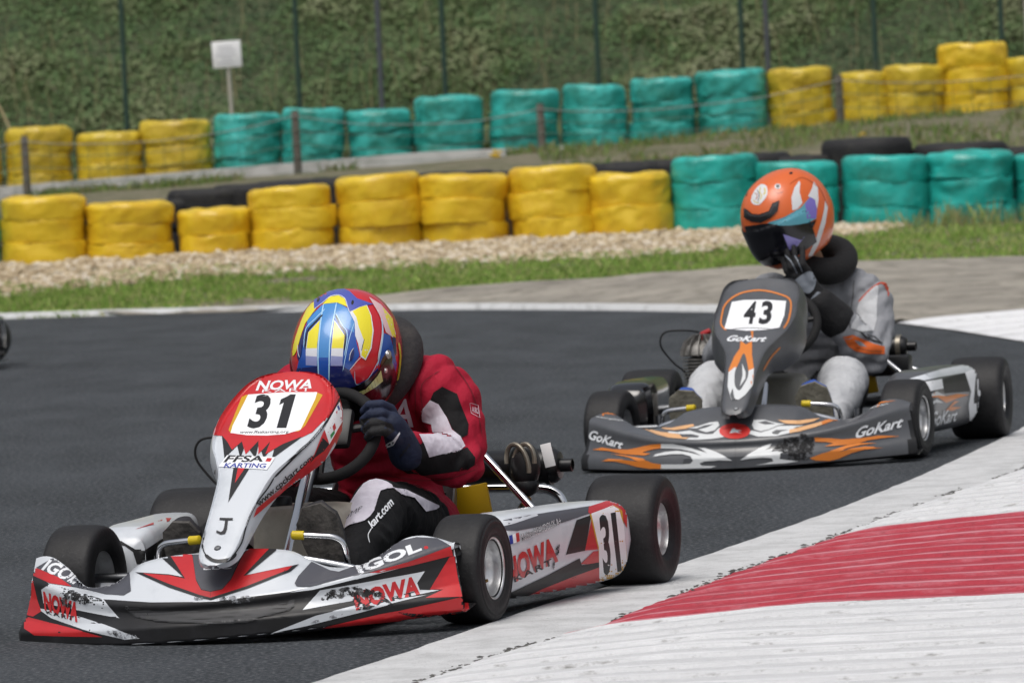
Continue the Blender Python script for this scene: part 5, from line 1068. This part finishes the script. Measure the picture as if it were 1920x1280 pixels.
# helmet
Mh = Matrix.Translation((.455, .005, .628)) @ Matrix.Rotation(math.radians(-3), 4, 'Z') @ Matrix.Rotation(math.radians(48), 4, 'Y') @ Matrix.Rotation(math.radians(-3), 4, 'X')
h_red = mat('helmet_red', '#c4202c', .18, coat=.6)
hel1 = helmet_shell('helmet', Mh, .162, .1325, .148, h_red, d1)
H = {n: mat('helmet_' + n, c, .18, coat=.6) for n, c in dict(sky='#3f86c8', blue='#1f4fa6', navy='#1a2360', yellow='#e6d92a', pale='#d9dbe2', black='#0f1018', violet='#4854ac', pink='#dfb9bc', brown='#4a2418', visor='#08080a', hiviz='#c7d68a', line='#a9d3ee').items()}
L = [P(z1, [(640, 575), (632, 540), (655, 440), (680, 300), (700, 240), (780, 165), (870, 148), (945, 190), (982, 280), (985, 380), (1006, 470), (945, 555), (985, 642), (1050, 610), (1112, 540), (1140, 600), (1010, 705), (900, 740), (760, 740), (620, 700)], H['blue']),
     P(z1, [(690, 260), (780, 165), (870, 148), (940, 190), (978, 280), (970, 330), (900, 290), (850, 240), (780, 240), (700, 310)], H['sky'], 0), P(z1, [(600, 700), (630, 545), (680, 540), (760, 530), (900, 530), (945, 556), (985, 642), (1050, 612), (1112, 545), (1140, 600), (1010, 710), (850, 760), (640, 760)], H['navy']),
     P(z1, [(768, 255), (698, 330), (684, 430), (684, 515), (750, 520), (752, 400)], H['pale']), P(z1, [(768, 258), (700, 330), (688, 425), (750, 425)], H['yellow']), P(z1, [(684, 470), (750, 475), (750, 530), (684, 525)], mat('helmet_haze', '#8f95c4', .2, coat=.6)),
     P(z1, [(855, 258), (918, 350), (908, 430), (902, 515), (832, 520), (838, 400)], H['pale']), P(z1, [(855, 262), (916, 350), (907, 425), (838, 425)], H['yellow']), P(z1, [(836, 470), (904, 475), (902, 530), (832, 530)], MATS['helmet_haze']),
     P(z1, [(788, 158), (868, 150), (848, 260), (826, 400), (822, 640), (762, 640), (756, 450), (770, 280)], H['sky']), P(z1, [(757, 480), (824, 480), (822, 640), (762, 640)], H['blue']),
     S(z1, [(790, 160), (771, 280), (757, 450), (762, 640)], 2.2, H['line']), S(z1, [(868, 152), (848, 260), (827, 400), (822, 640)], 2.2, H['line']), S(z1, [(785, 225), (745, 265), (695, 325), (680, 430)], 3.2, H['black']), S(z1, [(862, 225), (890, 290), (920, 340), (912, 440)], 3.2, H['black']), S(z1, [(800, 190), (740, 250), (685, 310), (672, 420)], 1.4, H['line']), S(z1, [(862, 215), (900, 285), (932, 340), (915, 470)], 1.4, H['line']), S(z1, [(972, 275), (940, 380), (920, 480), (905, 560)], 1.2, H['line']),
     P(z1, [(740, 145), (690, 190), (640, 310), (610, 410), (606, 470), (625, 450), (645, 390), (680, 280), (745, 190)], H['yellow'], 2), P(z1, [(648, 385), (680, 290), (670, 400), (640, 500), (632, 470)], H['navy']), P(z1, [(785, 162), (830, 115), (880, 103), (915, 128), (932, 178), (870, 153)], H['yellow']),
     P(z1, [(735, 192), (732, 140), (770, 100), (900, 65), (945, 85), (990, 128), (1088, 162), (1010, 176), (945, 212), (932, 180), (918, 130), (880, 110), (830, 117), (780, 158)], H['violet']), S(z1, [(735, 192), (780, 158), (830, 117), (880, 108), (918, 130), (935, 182), (945, 210)], 1, H['pale']), oval(z1([(760, 137)])[0], 2.4, 5, H['black'], 16, .5), oval(z1([(963, 153)])[0], 2.4, 4.5, H['black'], 16, .2),
     P(z1, [(945, 210), (1005, 180), (1048, 168), (1075, 230), (1088, 320), (1075, 425), (1040, 496), (1010, 475), (996, 400), (978, 350), (975, 270)], H['pale'], 0), P(z1, [(962, 205), (1005, 182), (1046, 170), (1070, 230), (1081, 320), (1069, 420), (1038, 488), (1014, 466), (1030, 380), (1000, 300), (985, 240)], H['yellow']), S(z1, [(1033, 370), (1022, 410), (1016, 440)], 1.2, H['black']),
     S(z1, [(945, 555), (990, 500), (1014, 478)], 1.2, H['pale']), S(z1, [(975, 560), (985, 640), (1055, 605), (1115, 500)], 1.1, H['line']), S(z1, [(1090, 165), (1132, 245), (1138, 340), (1112, 490)], 2, H['pale']),
     P(z1, [(1060, 120), (1130, 165), (1190, 235), (1220, 340), (1200, 360), (1160, 330), (1130, 240)], H['pink']), P(z1, [(1140, 180), (1200, 250), (1218, 360), (1196, 352), (1158, 240)], H['yellow']), P(z1, [(1150, 335), (1185, 350), (1205, 430), (1225, 520), (1205, 630), (1160, 720), (1125, 800), (1090, 820), (1150, 660), (1190, 545), (1182, 440), (1140, 480), (1118, 535), (1132, 420)], H['blue']), P(z1, [(1195, 360), (1218, 365), (1222, 470), (1205, 440)], H['navy']), S(z1, [(1135, 250), (1142, 340), (1128, 440), (1108, 530)], 2, H['line']), S(z1, [(1236, 390), (1246, 470), (1238, 570), (1222, 640)], 3, H['yellow']),
     P(z1, [(1128, 505), (1172, 430), (1198, 480), (1192, 565), (1165, 650), (1140, 610)], H['brown']), S(z1, [(1205, 560), (1170, 690), (1110, 800)], 2.5, H['line']),
     oval(z1([(650, 440)])[0], 3.4, 13, H['navy'], 18, .12), oval(z1([(957, 465)])[0], 3.6, 12, H['navy'], 18, .25), S(z1, [(640, 405), (640, 445), (650, 480)], 1.1, H['pale']), S(z1, [(968, 425), (950, 455), (942, 500)], 1.1, H['pale'])]
decals('paintwork', 1, hel1, L, hel1, 3.5, off0=.0006)
vis1 = helmet_shell('visor', Mh, .162, .1325, .148, H['visor'], hel1, .0035, (-1.28, 1.28), (-.42, .30), 36, 14)
decals('visor_strip', 1, [hel1, vis1], [P(z1, [(940, 705), (1040, 668), (1110, 590), (1130, 556), (1142, 620), (1100, 655), (1010, 708), (960, 722)], H['hiviz'])] + [S(z1, [(x, y), (x + 14, y + 46)], 1.5, H['black'], 0) for x, y in ((1100, 585), (1085, 603), (1068, 622), (1050, 640), (1032, 655), (1010, 668), (985, 680))], vis1, 3.5, off0=.0022)
bvh = tree_of(hel1)
for (u, v, r) in ((726.5, 664.5, .0115), (721.5, 694, .007)):
    C, d = local_ray(1, u, v); h = bvh.ray_cast(C, d)
    if h[0]: MB().lathe([(0, .006), (r * .5, .006), (r * .55, .0045), (r * .9, .0045), (r, .002), (r, -.003)], 24, axis_matrix(h[0], h[1] if h[1].dot(d) < 0 else -h[1])).build('visor_pivot', m_rim, hel1)
# -------------------------------------------------- driver of kart 43
d2 = person(2, 'driver in grey suit and orange helmet holding one gloved hand to his chin')
Lel, Lwr = (.37, .258, .312), (.495, .125, .505); Rel, Rwr = (.36, -.25, .33), (.58, -.165, .41)
legs = [[((.16, .10, .16), .098), ((.42, .17, .21), .09), ((.66, .222, .248), .078)], [((.66, .222, .248), .078), ((.84, .235, .19), .070), ((1.02, .235, .13), .052)], [((.16, -.10, .16), .098), ((.42, -.17, .21), .09), ((.66, -.222, .248), .078)], [((.66, -.222, .248), .078), ((.84, -.225, .19), .068), ((1.02, -.225, .13), .052)]]
arms = [[((.20, .19, .525), .082), ((.20, .235, .49), .083), ((.27, .26, .40), .074), (Lel, .068)], [(Lel, .068), ((.44, .19, .42), .055), (Lwr, .042)], [((.20, -.10, .525), .08), ((.21, -.16, .49), .082), (Rel, .068)], [(Rel, .068), (Rwr, .042)]]
trunk = [[((.11, 0, .15), (.12, .16, .09)), ((.12, .01, .29), (.12, .155, .11)), ((.16, .035, .42), (.12, .175, .12)), ((.20, .05, .515), (.10, .18, .085))], [((.21, .05, .54), .08), ((.27, .045, .62), .058), ((.32, .03, .68), .055)]]
def pick2(c):
    dl = [min(seg_d(c, a[0], b[0]) for a, b in zip(ch[:-1], ch[1:])) for ch in legs]; da = min(min(seg_d(c, a[0], b[0]) for a, b in zip(ch[:-1], ch[1:])) for ch in arms)
    if c.z > .615 and c.x > .2: return 2
    if min(dl) < da and c.x > .60 and min(dl) < .12: return 1
    if min(dl) < da and min(dl) < .11 and c.z < .3: return 3
    return 0
body2 = blob_mesh('body', legs + arms + trunk, .0065, [s_gry, s_lgt, mat('skin', '#b58a6c', .55), s_dk], d2, .008, 8.3, pick2, creases=[(Lel, (.3, .1, .9)), (Lel, (.5, -.5, .7)), ((.2, .23, .52), (.1, .6, -.8)), ((.66, .222, .26), (1, 0, 0)), ((.66, -.222, .26), (1, 0, 0)), ((.16, .03, .35), (.2, 0, 1))])
L = [P(z7, [(1085, 1062), (1180, 965), (1225, 945), (1215, 1090), (1195, 1280), (1020, 1260), (1060, 1180)], s_lgt, 2), S(z7, [(1080, 1065), (1130, 1010), (1190, 955), (1270, 915), (1300, 960), (1298, 1025)], 2.5, mat('piping_orange', '#b8452a', .7)), S(z7, [(1045, 900), (1035, 1050), (1020, 1180)], 1.2, s_dk), S(z7, [(960, 1110), (1000, 1160), (1015, 1260)], 1.0, s_dk),
     P(z6, [(340, 375), (400, 362), (470, 392), (530, 420), (600, 438), (600, 484), (500, 482), (420, 466), (370, 430)], mat('print_orange', '#d0601f', .7)), P(z6, [(410, 395), (450, 405), (490, 440), (440, 430)], s_gry), S(z6, [(420, 440), (500, 462), (595, 468)], .9, s_dk), S(z6, [(345, 380), (375, 388), (400, 375)], 1.2, s_gry), P(z6, [(440, 340), (540, 375), (590, 420), (540, 410), (480, 380)], s_dk), P(z6, [(455, 345), (530, 378), (560, 405), (500, 385)], s_gry)]
decals('suit_print', 2, body2, L, body2, 2.5, off0=.0022)
m_sole2 = mat('grey_sole', '#7b786c', .8, var=(18, '#5f5c52', .42, .66), bump=(70, .4))
boot(d2, (1.07, .235, .09), (1.11, .185, .262), (-.9, 0, .35), .054, m_bluboot, m_sole2); boot(d2, (1.07, -.245, .09), (1.105, -.225, .255), (-.85, 0, .5), .052, m_bluboot, m_sole2)
# raised left hand with the fingers at the chin
wr = Vector(Lwr); pl = Vector((.525, .085, .575)); fdir = Vector((.02, -.045, .085)).normalized(); sdir = Vector((.45, .75, .33)).normalized(); bk = fdir.cross(sdir)
ch = [[(wr, .041), (wr.lerp(pl, .5), (.03, .036, .036)), (pl, (.024, .036, .03)), (pl + fdir * .03, (.02, .034, .024))]]
for i, off in enumerate((-.036, -.013, .011, .033)):
    ln = (.070, .082, .078, .06)[i]; b = pl + fdir * .035 + sdir * off; cv = Vector((.012, -.004, -.012)) * (1 + i * .3)
    ch.append([(pl + sdir * off * .7, .016), (b, .0135), (b + fdir * ln * .5 + sdir * off * .12 + cv * .3, .012), (b + fdir * ln + sdir * off * .2 - cv, .0095)])
ch.append([(pl - sdir * .02 - fdir * .01, .019), (pl - sdir * .05 + fdir * .015, .0145), (pl - sdir * .062 + fdir * .045, .011)])
gl2 = blob_mesh('glove', ch, .0034, g_blk, d2, .0012, 2, None, 3)
blob_mesh('glove', [[((.452, .170, .442), .063), (Lwr, .051)]], .005, g_blk, d2, .002, 2, None, 3).name = 'glove_cuff'
decals('glove_print', 2, gl2, [P(z7, [(580, 930), (640, 870), (700, 835), (740, 850), (760, 900), (740, 970), (700, 1000), (650, 975)], g_gry, 3), P(z7, [(720, 1040), (770, 985), (820, 1005), (790, 1060)], g_gry), S(z7, [(525, 710), (580, 770), (620, 850)], 2.2, g_gry), S(z7, [(600, 715), (640, 790), (660, 840)], 2, g_gry)], gl2, 4, off0=.0012)
grip(d2, math.radians(168), (.585, -.166, .41), g_blk, -1)
torus('neck_collar', (.265, .065, .655), (.25, .22, .9), .112, .044, mat('collar_black', '#141416', .9, bump=(80, .35)), d2)
Mh = Matrix.Translation((.385, .007, .792)) @ Matrix.Rotation(math.radians(-30), 4, 'Z') @ Matrix.Rotation(math.radians(24), 4, 'Y') @ Matrix.Rotation(math.radians(8), 4, 'X')
h_or = mat('helmet_orange', '#d6642a', .3, coat=.3)
hel2 = helmet_shell('helmet', Mh, .168, .138, .165, h_or, d2)
vis2 = helmet_shell('visor', Mh, .168, .138, .165, mat('visor_smoke', '#0b0c12', .08, coat=.5), hel2, .004, (-1.25, 1.25), (-.60, .22), 36, 16)
H2 = {n: mat('helm_' + n, c, .22, coat=.4) for n, c in dict(white='#d5d6d8', teal='#5a9fb0', violet='#7a6cbc', lilac='#8d86c6', dark='#0a0b12', black='#161618', seam='#a0431a', gold='#c9b23a').items()}
L = [P(z7, [(632, 158), (642, 170), (636, 240), (658, 322), (622, 368), (582, 378), (575, 280), (600, 205)], H2['white'], 0), P(z7, [(742, 162), (772, 200), (778, 300), (768, 365), (742, 292), (700, 272), (730, 212)], H2['white']), P(z7, [(828, 295), (848, 350), (832, 470), (782, 625), (722, 738), (700, 722), (762, 580), (802, 450), (820, 370)], H2['white']), S(z7, [(560, 185), (610, 150), (660, 134), (735, 172), (800, 235), (845, 350)], 1.1, H2['seam']), S(z7, [(440, 220), (470, 250), (515, 235)], 1.2, H2['seam']),
     P(z7, [(290, 332), (272, 300), (298, 232), (348, 182), (392, 200), (395, 262), (362, 312), (330, 338)], H2['white'], 2), S(z7, [(300, 250), (322, 262), (310, 300)], 1.6, H2['seam']), S(z7, [(345, 205), (338, 240), (352, 268), (340, 300)], 1.6, H2['gold']), S(z7, [(372, 210), (380, 240), (366, 262)], 2.2, H2['gold']), S(z7, [(318, 225), (335, 260), (325, 320)], 1.2, H2['black']), S(z7, [(290, 300), (310, 318), (335, 325)], 1.4, H2['gold']),
     oval(z7([(473, 200)])[0], 5.5, 5, H2['white'], 18), oval(z7([(473, 200)])[0], 3.6, 3.6, H2['black'], 18), oval(z7([(572, 100)])[0], 3.4, 2, H2['black'], 16, -.3), oval(z7([(240, 255)])[0], 1.6, 4, H2['black'], 14)]
decals('paintwork', 2, hel2, L, hel2, 3.5, off0=.0006)
decals('brow_vent', 2, hel2, [P(z7, [(225, 362), (248, 372), (285, 404), (340, 408), (408, 384), (434, 326), (486, 306), (470, 384), (418, 436), (350, 470), (280, 462), (225, 430)], H2['black']), P(z7, [(250, 385), (285, 412), (345, 416), (412, 392), (440, 336), (470, 322), (462, 345), (445, 350), (418, 402), (345, 428), (280, 424), (250, 402)], mat('vent_sheen', '#3a3a3d', .3))], hel2, 3.5, off0=.004)
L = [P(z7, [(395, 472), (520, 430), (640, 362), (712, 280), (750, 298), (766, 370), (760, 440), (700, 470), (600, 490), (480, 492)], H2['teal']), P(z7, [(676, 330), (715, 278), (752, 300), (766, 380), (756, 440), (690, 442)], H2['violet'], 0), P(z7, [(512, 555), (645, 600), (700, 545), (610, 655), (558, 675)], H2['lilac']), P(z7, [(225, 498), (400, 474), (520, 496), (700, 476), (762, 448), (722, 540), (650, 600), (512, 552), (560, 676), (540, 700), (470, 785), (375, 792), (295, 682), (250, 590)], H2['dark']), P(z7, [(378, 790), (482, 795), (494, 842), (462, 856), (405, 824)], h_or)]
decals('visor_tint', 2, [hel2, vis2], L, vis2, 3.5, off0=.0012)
# =================================================================== a third kart, almost wholly out of the frame
def copy_tree(o, parent=None):
    c = o.copy(); COL.objects.link(c); c.parent = parent
    for ch in [x for x in bpy.data.objects if x.parent is o]: copy_tree(ch, c)
    return c
k3 = copy_tree(kart2); k3.location = (-2.82, 33.2, 0); k3.rotation_euler = (0, 0, math.radians(172)); tag(k3, 'kart leaving the frame whose rear corner alone shows beside the bend', 'go-kart')
dr3 = copy_tree(d2); dr3.location = k3.location; dr3.rotation_euler = k3.rotation_euler; tag(dr3, 'driver of the kart that is leaving the frame', 'person')
